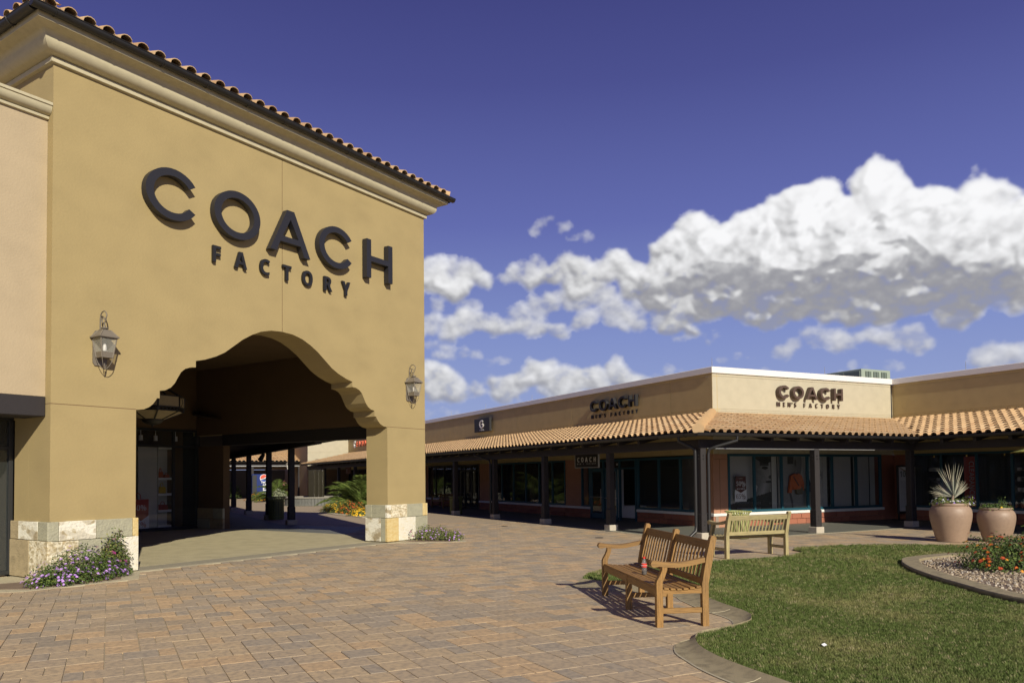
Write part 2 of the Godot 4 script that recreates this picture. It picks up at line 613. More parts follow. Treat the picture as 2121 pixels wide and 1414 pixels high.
func materials():
	var fine := ntex(noise(1, 0.02, 6), 512, ramp([[0.0, grey(0.80)], [0.5, grey(0.92)], [1.0, grey(1.0)]]))
	var blot := ntex(noise(2, 0.008, 6), 512, ramp([[0.0, grey(0.84)], [0.45, grey(0.93)], [1.0, grey(1.0)]]))
	var soft := ntex(noise(4, 0.012, 6), 512, ramp([[0.0, grey(0.86)], [0.5, grey(0.94)], [1.0, grey(1.0)]]))
	var grain := nnorm(noise(5, 0.14, 3), 512, 5.0)
	var rough := nnorm(noise(6, 0.05, 5), 512, 9.0)
	mk("stucco_gold", lin(0.393, 0.308, 0.145), 0.95, blot, Vector3.ONE * 0.28, grain, 0.07)
	mk("stucco_cream_band", lin(0.54, 0.49, 0.33), 0.9, fine, Vector3.ONE * 0.6, grain, 0.08)
	mk("stucco_pink", lin(0.475, 0.385, 0.25), 0.95, blot, Vector3.ONE * 0.35, grain, 0.10)
	mk("stucco_tan", lin(0.50, 0.395, 0.19), 0.95, blot, Vector3.ONE * 0.4, grain, 0.10)
	mk("stucco_cream", lin(0.50, 0.46, 0.342), 0.95, soft, Vector3.ONE * 0.4, grain, 0.08)
	mk("stucco_brown", lin(0.33, 0.225, 0.13), 0.95, blot, Vector3.ONE * 0.4, grain, 0.10)
	mk("stucco_salmon", lin(0.45, 0.235, 0.15), 0.95, blot, Vector3.ONE * 0.5, grain, 0.10)
	mk("joint_shadow", lin(0.16, 0.10, 0.05), 0.95)
	mk("shaded_stucco", lin(0.125, 0.078, 0.04), 0.95, blot, Vector3.ONE * 0.3, grain, 0.08)  # the gateway stucco again, with the shade under the porch put into its colour
	mk("dark_metal", lin(0.020, 0.020, 0.021), 0.42)
	mk("letter_black", lin(0.020, 0.020, 0.024), 0.5)
	mk("letter_dark", lin(0.012, 0.012, 0.014), 0.6)
	mk("letter_brown", lin(0.085, 0.055, 0.042), 0.5)
	mk("dark_timber", lin(0.026, 0.022, 0.023), 0.7, fine, Vector3(3, 0.6, 3))
	mk("cap_white", lin(0.80, 0.79, 0.75), 0.5)
	mk("white_paint", lin(0.74, 0.73, 0.70), 0.6)
	mk("concrete_grey", lin(0.30, 0.285, 0.24), 0.9, fine, Vector3.ONE * 1.2, grain, 0.4)
	mk("pedestal_concrete", lin(0.52, 0.47, 0.38), 0.9, fine, Vector3.ONE * 1.5, grain, 0.4)
	mk("tile_clay", lin(0.57, 0.385, 0.205), 0.9, soft, Vector3.ONE * 1.6, grain, 0.3, true)
	mk("tile_clay_pale", lin(0.61, 0.43, 0.24), 0.9, soft, Vector3.ONE * 1.6, grain, 0.3, true)
	mk("tile_clay_red", lin(0.52, 0.33, 0.17), 0.9, soft, Vector3.ONE * 1.6, grain, 0.3, true)
	mk("tile_clay_mix", Color.WHITE, 0.9, soft, Vector3.ONE * 1.6, grain, 0.3, true, true)
	mk("tile_under", lin(0.05, 0.035, 0.025), 0.95)
	mk("frame_teal", lin(0.012, 0.075, 0.11), 0.45)
	mk("frame_dark", lin(0.022, 0.024, 0.026), 0.45)
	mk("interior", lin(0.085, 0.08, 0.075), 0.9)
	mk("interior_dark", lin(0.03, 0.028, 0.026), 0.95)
	mk("shade_grey", lin(0.42, 0.43, 0.42), 0.9)
	mk("brick_red", lin(0.40, 0.155, 0.095), 0.95, fine, Vector3.ONE * 2.5, rough, 0.6)
	mk("brick_red_dark", lin(0.33, 0.125, 0.08), 0.95, fine, Vector3.ONE * 2.5, rough, 0.6)
	mk("mortar", lin(0.30, 0.24, 0.19), 0.95)
	mk("slate_grey", lin(0.41, 0.40, 0.29), 0.8, ntex(noise(31, 0.012, 6), 512, ramp([[0.0, grey(0.72)], [0.5, grey(0.92)], [1.0, Color(1, 1, 0.97)]])), Vector3.ONE * 0.9, rough, 0.5)
	mk("slate_tan", lin(0.42, 0.34, 0.20), 0.8, ntex(noise(32, 0.012, 6), 512, ramp([[0.0, grey(0.6)], [0.5, grey(0.9)], [1.0, grey(1.0)]])), Vector3.ONE * 0.9, rough, 0.5)
	mk("stone_yellow", lin(0.70, 0.58, 0.30), 0.85, ntex(noise(33, 0.02, 6), 512, ramp([[0.0, lin(0.85, 0.66, 0.36)], [0.35, lin(0.85, 0.8, 0.7)], [1.0, grey(1.0)]])), Vector3.ONE * 1.2, rough, 0.5)
	var white := lin(0.80, 0.75, 0.60)
	mk("stone_patched", Color.WHITE, 0.85, ntex(noise(34, 0.009, 5, FastNoiseLite.TYPE_SIMPLEX_SMOOTH, 0.45), 512, ramp([[0.0, lin(0.34, 0.28, 0.18)], [0.42, lin(0.38, 0.32, 0.20)], [0.455, lin(0.55, 0.46, 0.28)], [0.47, lin(0.72, 0.70, 0.58)], [1.0, lin(0.78, 0.76, 0.66)]])), Vector3.ONE * 0.6, rough, 0.5)
	mk("stone_white", Color.WHITE, 0.85, ntex(noise(35, 0.016, 6), 512, ramp([[0.0, lin(0.55, 0.44, 0.24)], [0.25, lin(0.72, 0.65, 0.45)], [0.40, lin(0.72, 0.69, 0.57)], [1.0, lin(0.78, 0.76, 0.66)]])), Vector3.ONE * 1.1, rough, 0.6)
	mk("stone_veined", Color.WHITE, 0.85, ntex(noise(36, 0.02, 5), 512, ramp([[0.0, lin(0.35, 0.27, 0.14)], [0.40, lin(0.50, 0.41, 0.24)], [0.47, lin(0.80, 0.75, 0.58)], [0.58, lin(0.80, 0.75, 0.58)], [0.64, lin(0.42, 0.36, 0.22)], [1.0, lin(0.34, 0.32, 0.24)]])), Vector3.ONE * 0.62, rough, 0.5)
	mk("grout", lin(0.50, 0.48, 0.42), 0.95)
	# pavers: tone comes from the piece, streaks and sand from the texture
	var streak := ntex(noise(41, 0.011, 5), 1024, ramp([[0.0, lin(0.62, 0.63, 0.68)], [0.35, lin(0.80, 0.81, 0.85)], [0.6, grey(0.94)], [1.0, lin(1, 0.98, 0.95)]]))
	var pv_s := Vector3(1.1, 1.1, 1.1)
	mk("paver_buff", lin(0.50, 0.385, 0.238), 0.92, streak, pv_s, grain, 0.15)
	mk("paver_orange", lin(0.54, 0.388, 0.222), 0.92, streak, pv_s, grain, 0.15)
	mk("paver_grey", lin(0.39, 0.325, 0.236), 0.92, streak, pv_s, grain, 0.15)
	mk("paver_brown", lin(0.45, 0.355, 0.234), 0.92, streak, pv_s, grain, 0.15)
	mk("paver_mix", Color.WHITE, 0.92, streak, pv_s, grain, 0.15, true, true)
	mk("joint_sand", lin(0.42, 0.36, 0.26), 0.98, fine, Vector3.ONE * 2.0)
	mk("earth", lin(0.22, 0.16, 0.11), 0.98, fine, Vector3.ONE * 0.3)
	mk("porch_floor", lin(0.50, 0.445, 0.275), 0.9, ntex(noise(43, 0.01, 5), 512, ramp([[0.0, grey(0.78)], [0.5, grey(0.92)], [1.0, grey(1.0)]])), Vector3.ONE * 0.35, grain, 0.3)
	mk("band_grey", lin(0.34, 0.31, 0.225), 0.9, fine, Vector3.ONE * 0.7, grain, 0.3)
	mk("edge_pale", lin(0.50, 0.45, 0.31), 0.9, fine, Vector3.ONE * 0.9, grain, 0.3)
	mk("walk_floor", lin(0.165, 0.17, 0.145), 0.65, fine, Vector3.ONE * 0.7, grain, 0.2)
	mk("kerb_concrete", lin(0.33, 0.28, 0.17), 0.92, ntex(noise(44, 0.012, 6), 512, ramp([[0.0, grey(0.55)], [0.35, grey(0.80)], [0.55, grey(0.95)], [1.0, grey(1.0)]])), Vector3.ONE * 1.1, grain, 0.5)
	mk("lawn_soil", lin(0.10, 0.115, 0.035), 0.98, fine, Vector3.ONE * 2.0)
	mk("grass", Color.WHITE, 0.8, null, Vector3.ONE, null, 1.0, true, true)
	mk("gravel", Color.WHITE, 0.9, null, Vector3.ONE, null, 1.0, true, true)
	mk("leaf", Color.WHITE, 0.65, null, Vector3.ONE, null, 1.0, true, true)
	M.leaf.backlight_enabled = true
	M.leaf.backlight = lin(0.10, 0.14, 0.02)
	mk("flower", Color.WHITE, 0.8, null, Vector3.ONE, null, 1.0, true, true)
	mk("stem_wood", lin(0.26, 0.20, 0.14), 0.9)
	var woodt := ntex(noise(51, 0.02, 5), 512, ramp([[0.0, grey(0.52)], [0.4, grey(0.8)], [0.7, grey(0.95)], [1.0, grey(1.0)]]))
	for k in [["teak", lin(0.36, 0.195, 0.052)], ["pale_teak", lin(0.47, 0.40, 0.195)]]:
		for v in 3:
			var kc: Color = k[1]
			kc = [kc, kc.lerp(Color(0.45, 0.42, 0.36), 0.10), kc.darkened(0.13)][v]
			var sv: String = ["", "_greyed", "_dark"][v]
			mk(k[0] + "_x" + sv, kc, 0.6, woodt, Vector3(0.35, 5, 5), grain, 0.2, false)
			mk(k[0] + "_y" + sv, kc, 0.6, woodt, Vector3(5, 0.35, 5), grain, 0.2, false)
			mk(k[0] + "_z" + sv, kc, 0.6, woodt, Vector3(5, 5, 0.35), grain, 0.2, false)
	mk("terracotta", lin(0.36, 0.255, 0.18), 0.5, fine, Vector3.ONE * 1.0, grain, 0.15)
	mk("bin_olive", lin(0.13, 0.145, 0.045), 0.5)
	mk("bin_lime", lin(0.36, 0.38, 0.14), 0.5)
	mk("iron_grey", lin(0.19, 0.165, 0.13), 0.6, fine, Vector3.ONE * 4.0)
	mk("iron_black", lin(0.018, 0.017, 0.016), 0.5)
	mk("alabaster", lin(0.36, 0.29, 0.17), 0.7, blot, Vector3.ONE * 1.5)
	mk("frosted", lin(0.55, 0.53, 0.47), 0.6)
	mk("bulb_white", lin(0.8, 0.8, 0.76), 0.4)
	mk("steel", lin(0.45, 0.46, 0.46), 0.35, null, Vector3.ONE, null, 1.0, true, false, 0.6)
	mk("ac_green", lin(0.30, 0.36, 0.29), 0.6)
	mk("ac_dark", lin(0.13, 0.165, 0.14), 0.6)
	mk("poster_red", lin(0.34, 0.032, 0.018), 0.6)
	mk("poster_maroon", lin(0.10, 0.03, 0.025), 0.6)
	mk("paper_white", lin(0.72, 0.74, 0.76), 0.7)
	mk("ink_grey", lin(0.08, 0.085, 0.09), 0.7)
	mk("cloth_orange", lin(0.42, 0.10, 0.03), 0.95)
	mk("cloth_khaki", lin(0.10, 0.09, 0.06), 0.95)
	mk("bag_yellow", lin(0.50, 0.34, 0.02), 0.6)
	mk("bag_red", lin(0.26, 0.035, 0.03), 0.6)
	mk("bag_navy", lin(0.015, 0.02, 0.04), 0.6)
	mk("vending_blue", lin(0.012, 0.03, 0.16), 0.35)
	mk("logo_red", lin(0.70, 0.09, 0.05), 0.5)
	mk("logo_blue", lin(0.01, 0.06, 0.38), 0.5)
	mk("sign_orange", lin(0.62, 0.12, 0.05), 0.5)
	mk("slab_wet", lin(0.05, 0.045, 0.03), 0.25, blot, Vector3.ONE * 1.5, rough, 0.8)
	mk("stave_grey", lin(0.17, 0.175, 0.165), 0.85, ntex(noise(61, 0.02, 5), 256, ramp([[0.0, grey(0.45)], [0.5, grey(0.85)], [1.0, grey(1.0)]])), Vector3(4, 0.7, 4))
	mk("umbrella_lime", lin(0.42, 0.44, 0.10), 0.9)
	M.umbrella_lime.backlight_enabled = true
	M.umbrella_lime.backlight = lin(0.3, 0.3, 0.05)
	mk("cola", lin(0.012, 0.006, 0.004), 0.1)
	mk("cap_red", lin(0.70, 0.04, 0.02), 0.4)
	mk("fan_leaf", Color.WHITE, 0.7, null, Vector3.ONE, null, 1.0, true, true)
	glass("shop_glass", Color(0.45, 0.5, 0.5), 0.10)
	glass("lamp_glass", Color(0.8, 0.8, 0.75), 0.25)
	glass("bottle_clear", Color(0.9, 0.9, 0.9), 0.12)

func sheet(poly: Array, y0: float, y1: float) -> MB:
	var mb := MB.new()
	mb.prism(pv(poly), y0, y1, fx(Basis(Vector3.RIGHT, Vector3(0, 0, 1), Vector3.UP)))
	return mb

func smooth_line(p: PackedVector2Array, step: float) -> PackedVector2Array:
	var cv := Curve2D.new()
	for i in p.size():
		var t := (p[mini(i + 1, p.size() - 1)] - p[maxi(i - 1, 0)]) / 6.0
		cv.add_point(p[i], -t, t)
	cv.bake_interval = step
	return cv.get_baked_points()

var lawn_poly := PackedVector2Array()
var bed_poly := PackedVector2Array()

func setting():
	struct("ground", sheet([-400, -420, 400, -420, 400, 200, -400, 200], -0.4, -0.06), M.earth)
	struct("paving_bed", sheet([-45, -75, 40, -75, 40, 8, -45, 8], -0.06, -0.012), M.joint_sand)
	# pockets and porch floor, in the gateway's frame
	var porch := [1.45, 0.10, 3.0, 0.13, 5.0, 0.13, 8.2, 0.10, 9.55, 0.0, 9.6, -9.4, 1.45, -9.4]
	struct("porch_floor", sheet(porch, -0.05, 0.002), M.edge_pale, TF)
	struct("porch_floor", sheet([1.55, 0.0, 8.1, 0.0, 8.1, -0.55, 1.55, -0.55], -0.05, 0.006), M.band_grey, TF)
	struct("porch_floor", sheet([1.55, -0.56, 9.5, -0.56, 9.5, -9.3, 1.55, -9.3], -0.05, 0.0065), M.porch_floor, TF)
	var pocket_l := [1.53, 0.06, 0.92, 1.03, -0.76, 0.88, -1.35, 0.25, -1.2, -1.4, 1.5, -1.0]
	struct("planting_pocket", sheet(pocket_l, -0.05, 0.004), M.edge_pale, TF)
	struct("planting_soil", sheet([1.2, 0.02, 0.75, 0.82, -0.6, 0.72, -0.95, 0.2, -0.6, -0.3], -0.05, 0.009), M.earth, TF)
	var pocket_r := [7.9, 0.10, 8.3, 0.62, 9.15, 1.52, 9.6, 1.12, 9.75, -0.8, 8.0, -0.8]
	struct("planting_pocket", sheet(pocket_r, -0.05, 0.0045), M.edge_pale, TF)
	struct("planting_soil", sheet([8.3, 0.15, 9.0, 1.2, 9.45, 0.9, 9.5, 0.05], -0.05, 0.009), M.earth, TF)
	var walk_l := [-14.0, -0.35, -1.2, -0.35, -1.2, -4.0, -14.0, -4.0]
	struct("walkway", sheet(walk_l, -0.05, 0.003), M.porch_floor, TF)
	struct("walkway", sheet([-14.0, -0.3, -0.9, -0.3, -0.9, -0.75, -14.0, -0.75], -0.05, 0.007), M.band_grey, TF)
	# walkways under the arcade and the colonnade
	var walk_r := [-58, -12.75, -18.3, -12.75, -14.9, -12.55, -14.35, -13.2, -14.5, -17.0, -14.6, -20.7, -4, -20.8, -4, -25, -18.2, -25, -18.2, -17, -58, -17]
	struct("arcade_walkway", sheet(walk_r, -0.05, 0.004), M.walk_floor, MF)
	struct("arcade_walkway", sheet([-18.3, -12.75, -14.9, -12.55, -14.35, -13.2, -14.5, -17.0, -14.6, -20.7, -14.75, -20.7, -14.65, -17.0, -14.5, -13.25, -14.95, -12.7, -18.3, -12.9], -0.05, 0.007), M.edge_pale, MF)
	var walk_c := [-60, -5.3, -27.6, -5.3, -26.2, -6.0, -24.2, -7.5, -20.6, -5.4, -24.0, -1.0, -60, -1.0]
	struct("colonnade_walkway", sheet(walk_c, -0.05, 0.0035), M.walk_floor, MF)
	# rolled kerb between the pavers and the lawn, concave across
	var inn := smooth_line(pv([0.98, -11.22, 1.38, -10.92, 1.75, -10.6, 2.28, -10.3, 2.33, -9.88, 2.38, -9.42, 2.43, -9.08, 2.52, -8.75, 2.54, -8.46, 2.44, -8.18, 2.11, -7.77, 1.72, -7.41, 1.60, -7.08, 1.61, -6.72, 1.74, -6.1, 2.3, -4.6]), 0.02)
	var outr := smooth_line(pv([1.29, -11.75, 1.6, -11.4, 2.05, -11.0, 2.61, -10.37, 2.66, -9.87, 2.72, -9.4, 2.77, -9.13, 2.82, -8.82, 2.79, -8.56, 2.66, -8.28, 2.32, -7.96, 2.0, -7.72, 1.86, -7.30, 1.86, -6.85, 2.02, -6.25, 2.65, -4.6]), 0.02)
	var N := 120
	var rows := []
	var prof := [[0.0, -0.04], [0.001, 0.0032], [0.03, 0.0052], [0.10, 0.005], [0.14, 0.0035], [0.35, 0.0035], [0.6, 0.008], [0.82, 0.026], [1.0, 0.05], [1.02, -0.05]]
	for i in N + 1:
		var p := inn[int(float(i) / N * (inn.size() - 1))]
		var q := outr[int(float(i) / N * (outr.size() - 1))]
		var row := []
		for k in prof:
			var w := p.lerp(q, k[0])
			row.append(Vector3(w.x, k[1], w.y))
		rows.append(row)
	var kb := MB.new()
	for i in N:
		for k in prof.size() - 1:
			kb.quad(rows[i][k], rows[i][k + 1], rows[i + 1][k + 1], rows[i + 1][k])
	struct("rolled_kerb", kb, M.kerb_concrete, WF, 50.0)
	var kj := MB.new()
	for i in [22, 46, 68, 98]:
		for k in range(3, prof.size() - 3):
			kj.tube([rows[i][k] + Vector3.UP * 0.0005, rows[i][k + 1] + Vector3.UP * 0.0005], 0.0035, 5)
	struct("kerb_joint", kj, M.edge_pale)
	var lip := MB.new()
	for i in N:
		var u: Vector3 = (rows[i][2] - rows[i][1]).normalized() * 0.018
		var u2: Vector3 = (rows[i + 1][2] - rows[i + 1][1]).normalized() * 0.018
		lip.quad(rows[i][1] + Vector3.UP * 0.003, rows[i][1] + u + Vector3.UP * 0.003, rows[i + 1][1] + u2 + Vector3.UP * 0.003, rows[i + 1][1] + Vector3.UP * 0.003)
	struct("kerb_edge", lip, M.edge_pale)
	# lawn
	lawn_poly = PackedVector2Array()
	for i in range(0, N + 1, 3):
		lawn_poly.append(outr[int(float(i) / N * (outr.size() - 1))])
	var north := smooth_line(pv([14, -4.6, 16, -9, 15.5, -15.6, 12.5, -16.1, 9.8, -16.58, 9.39, -16.74, 8.5, -16.9, 7.6, -16.85, 6.75, -16.6, 6.35, -16.45, 6.16, -16.15, 6.16, -15.6, 5.6, -14.9, 4.93, -14.45, 3.6, -14.0, 2.4, -13.5, 1.7, -12.88, 1.38, -12.28]), 0.25)
	lawn_poly.append_array(north)
	bed_poly = smooth_line(pv([9.6, -14.6, 8.62, -14.48, 8.2, -14.38, 7.61, -14.05, 7.15, -13.7, 6.92, -13.3, 6.79, -13.03, 6.56, -12.35, 6.41, -11.68, 6.31, -11.09, 6.24, -10.44, 6.18, -9.87, 6.2, -9.3, 6.4, -8.2, 7.0, -7.0]), 0.12)
	var lm := MB.new()
	lm.prism(lawn_poly, -0.05, 0.018, fx(Basis(Vector3.RIGHT, Vector3(0, 0, 1), Vector3.UP)))
	struct("lawn_soil", lm, M.lawn_soil)
	var edge := MB.new()
	for i in north.size() - 1:
		if north[i].x < 12.0:
			var p := Vector3(north[i].x, 0, north[i].y)
			var q := Vector3(north[i + 1].x, 0, north[i + 1].y)
			var o := (q - p).cross(Vector3.UP).normalized() * -0.07
			edge.quad(p + Vector3.UP * 0.012, q + Vector3.UP * 0.012, q + o + Vector3.UP * 0.012, p + o + Vector3.UP * 0.012)
			edge.quad(p + o + Vector3.UP * 0.012, q + o + Vector3.UP * 0.012, q + o - Vector3.UP * 0.03, p + o - Vector3.UP * 0.03)
	struct("lawn_edging", edge, M.edge_pale)
	# planting bed with its raised kerb
	var bed2 := bed_poly.duplicate()
	bed2.append_array(pv([12, -7, 13, -11, 12, -14.6]))
	var bm := MB.new()
	bm.prism(bed2, -0.05, 0.06, fx(Basis(Vector3.RIGHT, Vector3(0, 0, 1), Vector3.UP)))
	struct("bed_soil", bm, M.earth)
	var bk := MB.new()
	var bo := []
	for i in bed_poly.size():
		var t := (bed_poly[mini(i + 1, bed_poly.size() - 1)] - bed_poly[maxi(i - 1, 0)]).normalized()
		bo.append([Vector3(bed_poly[i].x, 0, bed_poly[i].y), Vector3(t.y, 0, -t.x)])
	bk.sweep([Vector2(0.0, -0.03), Vector2(0.0, 0.085), Vector2(0.012, 0.1), Vector2(0.27, 0.1), Vector2(0.285, 0.09), Vector2(0.285, 0.02)], bo)
	struct("bed_kerb", bk, M.kerb_concrete)
	grass_and_gravel()
	pavers()

func in_poly(p: Vector2, q: PackedVector2Array) -> bool:
	return Geometry2D.is_point_in_polygon(p, q)

func grass_and_gravel():
	var tuft := MB.new()
	tuft.has_c = true
	for i in 7:
		var a := rng.randf() * TAU
		var o := Vector3(rng.randf_range(-0.014, 0.014), 0, rng.randf_range(-0.014, 0.014))
		var h := rng.randf_range(0.022, 0.043)
		var lean := Vector3(cos(a), 0, sin(a)) * h * rng.randf_range(0.25, 0.9)
		var w := Vector3(-sin(a), 0, cos(a)) * 0.0021
		var k := rng.randf_range(0.75, 1.25)
		tuft.col = Color(k, k, k)
		var mid := o + lean * 0.35 + Vector3.UP * h * 0.6
		tuft.tri(o - w, o + w, mid + w * 0.8)
		tuft.tri(o - w, mid + w * 0.8, mid - w * 0.8)
		tuft.tri(mid - w * 0.8, mid + w * 0.8, o + lean + Vector3.UP * h)
	var tm := tuft.mesh()
	var big := noise(71, 0.55, 4)
	var xf := []
	var cols := []
	var kerb := bed_poly.duplicate()
	kerb.append_array(pv([12, -7, 13, -11, 12, -14.6]))
	var inner := Geometry2D.offset_polygon(lawn_poly, -0.01)[0]
	for i in 240000:
		var z := rng.randf_range(-17.0, -4.8)
		# denser near the viewer
		if rng.randf() > clampf(pow(8.5 / -z, 1.35), 0.0, 1.0): continue
		var x := rng.randf_range(1.2, minf(14.0, -z * 0.72 + 1.0))
		var p := Vector2(x, z)
		if not in_poly(p, inner) or in_poly(p, kerb): continue
		var s := rng.randf_range(0.75, 1.3) * (1.0 + maxf(0.0, -z - 8.0) * 0.07)
		xf.append(Transform3D(Basis(Vector3.UP, rng.randf() * TAU).scaled(Vector3(s, s * rng.randf_range(0.8, 1.15), s)), Vector3(x, 0.016, z)))
		var d := clampf(big.get_noise_2d(x, z) * 1.5 + 0.03 + rng.randf_range(-0.35, 0.45), 0.0, 1.0)
		var c := Color(0.115, 0.165, 0.032).lerp(Color(0.26, 0.255, 0.09), d)
		if rng.randf() < 0.07: c = Color(0.40, 0.35, 0.19)
		cols.append(c)
	var g := many("grass", tm, M.grass, xf, cols, self)
	tag(g, "short mown green lawn grass with straw flecks", "grass")
	var peb := MB.new()
	var d8 := [Vector3(1, 0, 0), Vector3(0, 0, 1), Vector3(-1, 0, 0), Vector3(0, 0, -1)]
	for i in 4:
		peb.tri(d8[i], Vector3(0.15, 0.62, 0.1), d8[(i + 1) % 4] * 0.8)
		peb.tri(d8[i], d8[(i + 1) % 4] * 0.8, Vector3(0, -0.5, 0))
	var gx := []
	var gc := []
	var inb := Geometry2D.offset_polygon(kerb, -0.27)
	for i in 9000:
		var p := Vector2(rng.randf_range(6.2, 10.5), rng.randf_range(-14.8, -7.5))
		if inb.is_empty() or not in_poly(p, inb[0]): continue
		var s := rng.randf_range(0.012, 0.034)
		gx.append(Transform3D(Basis(Quaternion.from_euler(Vector3(rng.randf() * 0.9, rng.randf() * TAU, rng.randf() * 0.9))).scaled(Vector3(s, s, s * rng.randf_range(0.6, 1.0))), Vector3(p.x, 0.06 + s * 0.35, p.y)))
		var k := rng.randf_range(0.6, 1.15)
		gc.append(Color(0.42 * k, 0.34 * k, 0.24 * k) if rng.randf() < 0.75 else Color(0.55 * k, 0.5 * k, 0.42 * k))
	tag(many("gravel", peb.mesh(), M.gravel, gx, gc, self), "tan and white gravel around the orange flowering shrubs", "gravel")

# three-row interlocking slabs: rows 0.31 m deep along x, joints 0.30 m apart along z, one slab in five bridging two half slabs
func pavers():
	var RX := 0.31
	var RZ := 0.30
	var slab := {}
	for w in [0.5, 1.0]:
		var m := MB.new()
		m.box(Vector3(0, -0.012, 0), Vector3(RX - 0.005, 0.024, RZ * w - 0.007), 0.0035)
		slab[w] = m.mesh()
	var holes := []
	for h in [[TF, [1.40, 0.12, 8.2, 0.12, 9.6, 0.05, 9.7, -9.3, 1.4, -9.3]], [TF, [1.53, 0.06, 0.92, 1.0, -0.76, 0.85, -1.35, 0.25, -1.2, -1.4, 1.5, -1.0]], [TF, [7.9, 0.08, 8.3, 0.6, 9.15, 1.48, 9.6, 1.1, 9.75, -0.8]], [TF, [-14, -0.4, -1, -0.4, -1, -8, -14, -8]], [MF, [-58, -12.85, -18.3, -12.85, -14.9, -12.65, -14.45, -13.2, -14.6, -17, -14.7, -20.8, -4, -20.9, -4, -26, -58, -26]]]:
		var q := PackedVector2Array()
		for p in pv(h[1]):
			var w: Vector3 = h[0] * Vector3(p.x, 0, p.y)
			q.append(Vector2(w.x, w.z))
		holes.append(q)
	var keep := Geometry2D.offset_polygon(lawn_poly, -0.12)[0]
	var inn_ := smooth_line(pv([0.98, -11.22, 1.38, -10.92, 1.75, -10.6, 2.28, -10.3, 2.33, -9.88, 2.38, -9.42, 2.43, -9.08, 2.52, -8.75, 2.54, -8.46, 2.44, -8.18, 2.11, -7.77, 1.72, -7.41, 1.60, -7.08, 1.61, -6.72, 1.74, -6.1, 2.3, -4.6]), 0.1)
	var lawnside := inn_.duplicate()
	lawnside.append_array(pv([9, -4.6, 9, -14, 4, -14, 1.5, -12.5]))
	var lawnin: PackedVector2Array = Geometry2D.offset_polygon(lawnside, -0.2)[0]
	var all := []
	for r in range(-130, 26):
		var x := -8.97 + r * RX
		var n := posmod(r, 5)
		var k0 := posmod(3 * n, 5)
		for kk in range(-80, 40):
			var z := 0.03 + kk * RZ
			var ph := posmod(kk, 5)
			var pieces := []
			if ph == k0:
				pieces.append([z, 1.0])
			elif posmod(kk + 1, 5) == k0:
				pieces.append([z + RZ * 0.25, 0.5])
			if ph == k0:
				pieces.append([z + RZ * 0.75, 0.5])
			elif posmod(kk + 1, 5) != k0:
				pieces.append([z + RZ * 0.5, 1.0])
			for pc in pieces:
				var c := MF * Vector3(x + RX * 0.5, 0, pc[0])
				if c.z > -4.9 or c.z < -27.0 or absf(c.x / c.z) > 0.75: continue
				var p := Vector2(c.x, c.z)
				var bad := false
				for q in holes:
					if in_poly(p, q):
						bad = true
						break
				if bad or in_poly(p, keep): continue
				# slabs that the kerb cuts are left to the ones that clear it
				if in_poly(p, lawnin): continue
				all.append([c.length_squared(), pc[1], Vector3(x + RX * 0.5, 0, pc[0])])
	all.sort_custom(func(u, w): return u[0] < w[0])
	var root := Node3D.new()
	root.name = "paved_plaza"
	add_child(root)
	root.transform = MF
	tag(root, "", "", "", "structure")
	var mats := [M.paver_buff, M.paver_buff, M.paver_brown, M.paver_brown, M.paver_grey, M.paver_orange]
	var tones := [Color(0.50, 0.385, 0.238), Color(0.48, 0.37, 0.236), Color(0.45, 0.355, 0.234), Color(0.39, 0.325, 0.236), Color(0.42, 0.34, 0.235), Color(0.54, 0.388, 0.222)]
	var half := []
	var full := []
	var hc := []
	var fc := []
	for i in all.size():
		var e: Array = all[i]
		var T := fx(Basis(Quaternion.from_euler(Vector3(rng.randfn(0, 0.002), 0, rng.randfn(0, 0.002)))), e[2] + Vector3.UP * rng.randf_range(-0.0015, 0.0012))
		if i < 300:
			inst("paver", slab[e[1]], mats[rng.randi() % 6], T, root)
		else:
			var c: Color = tones[rng.randi() % 6] * rng.randf_range(0.9, 1.08)
			if e[1] < 0.9:
				half.append(T)
				hc.append(c)
			else:
				full.append(T)
				fc.append(c)
	many("pavers", slab[0.5], M.paver_mix, half, hc, root)
	many("pavers", slab[1.0], M.paver_mix, full, fc, root)
	var far := MB.new()
	far.bx(-90, -24, -0.02, -0.004, -14, 0)
	struct("court_paving", far, M.paver_brown, MF)

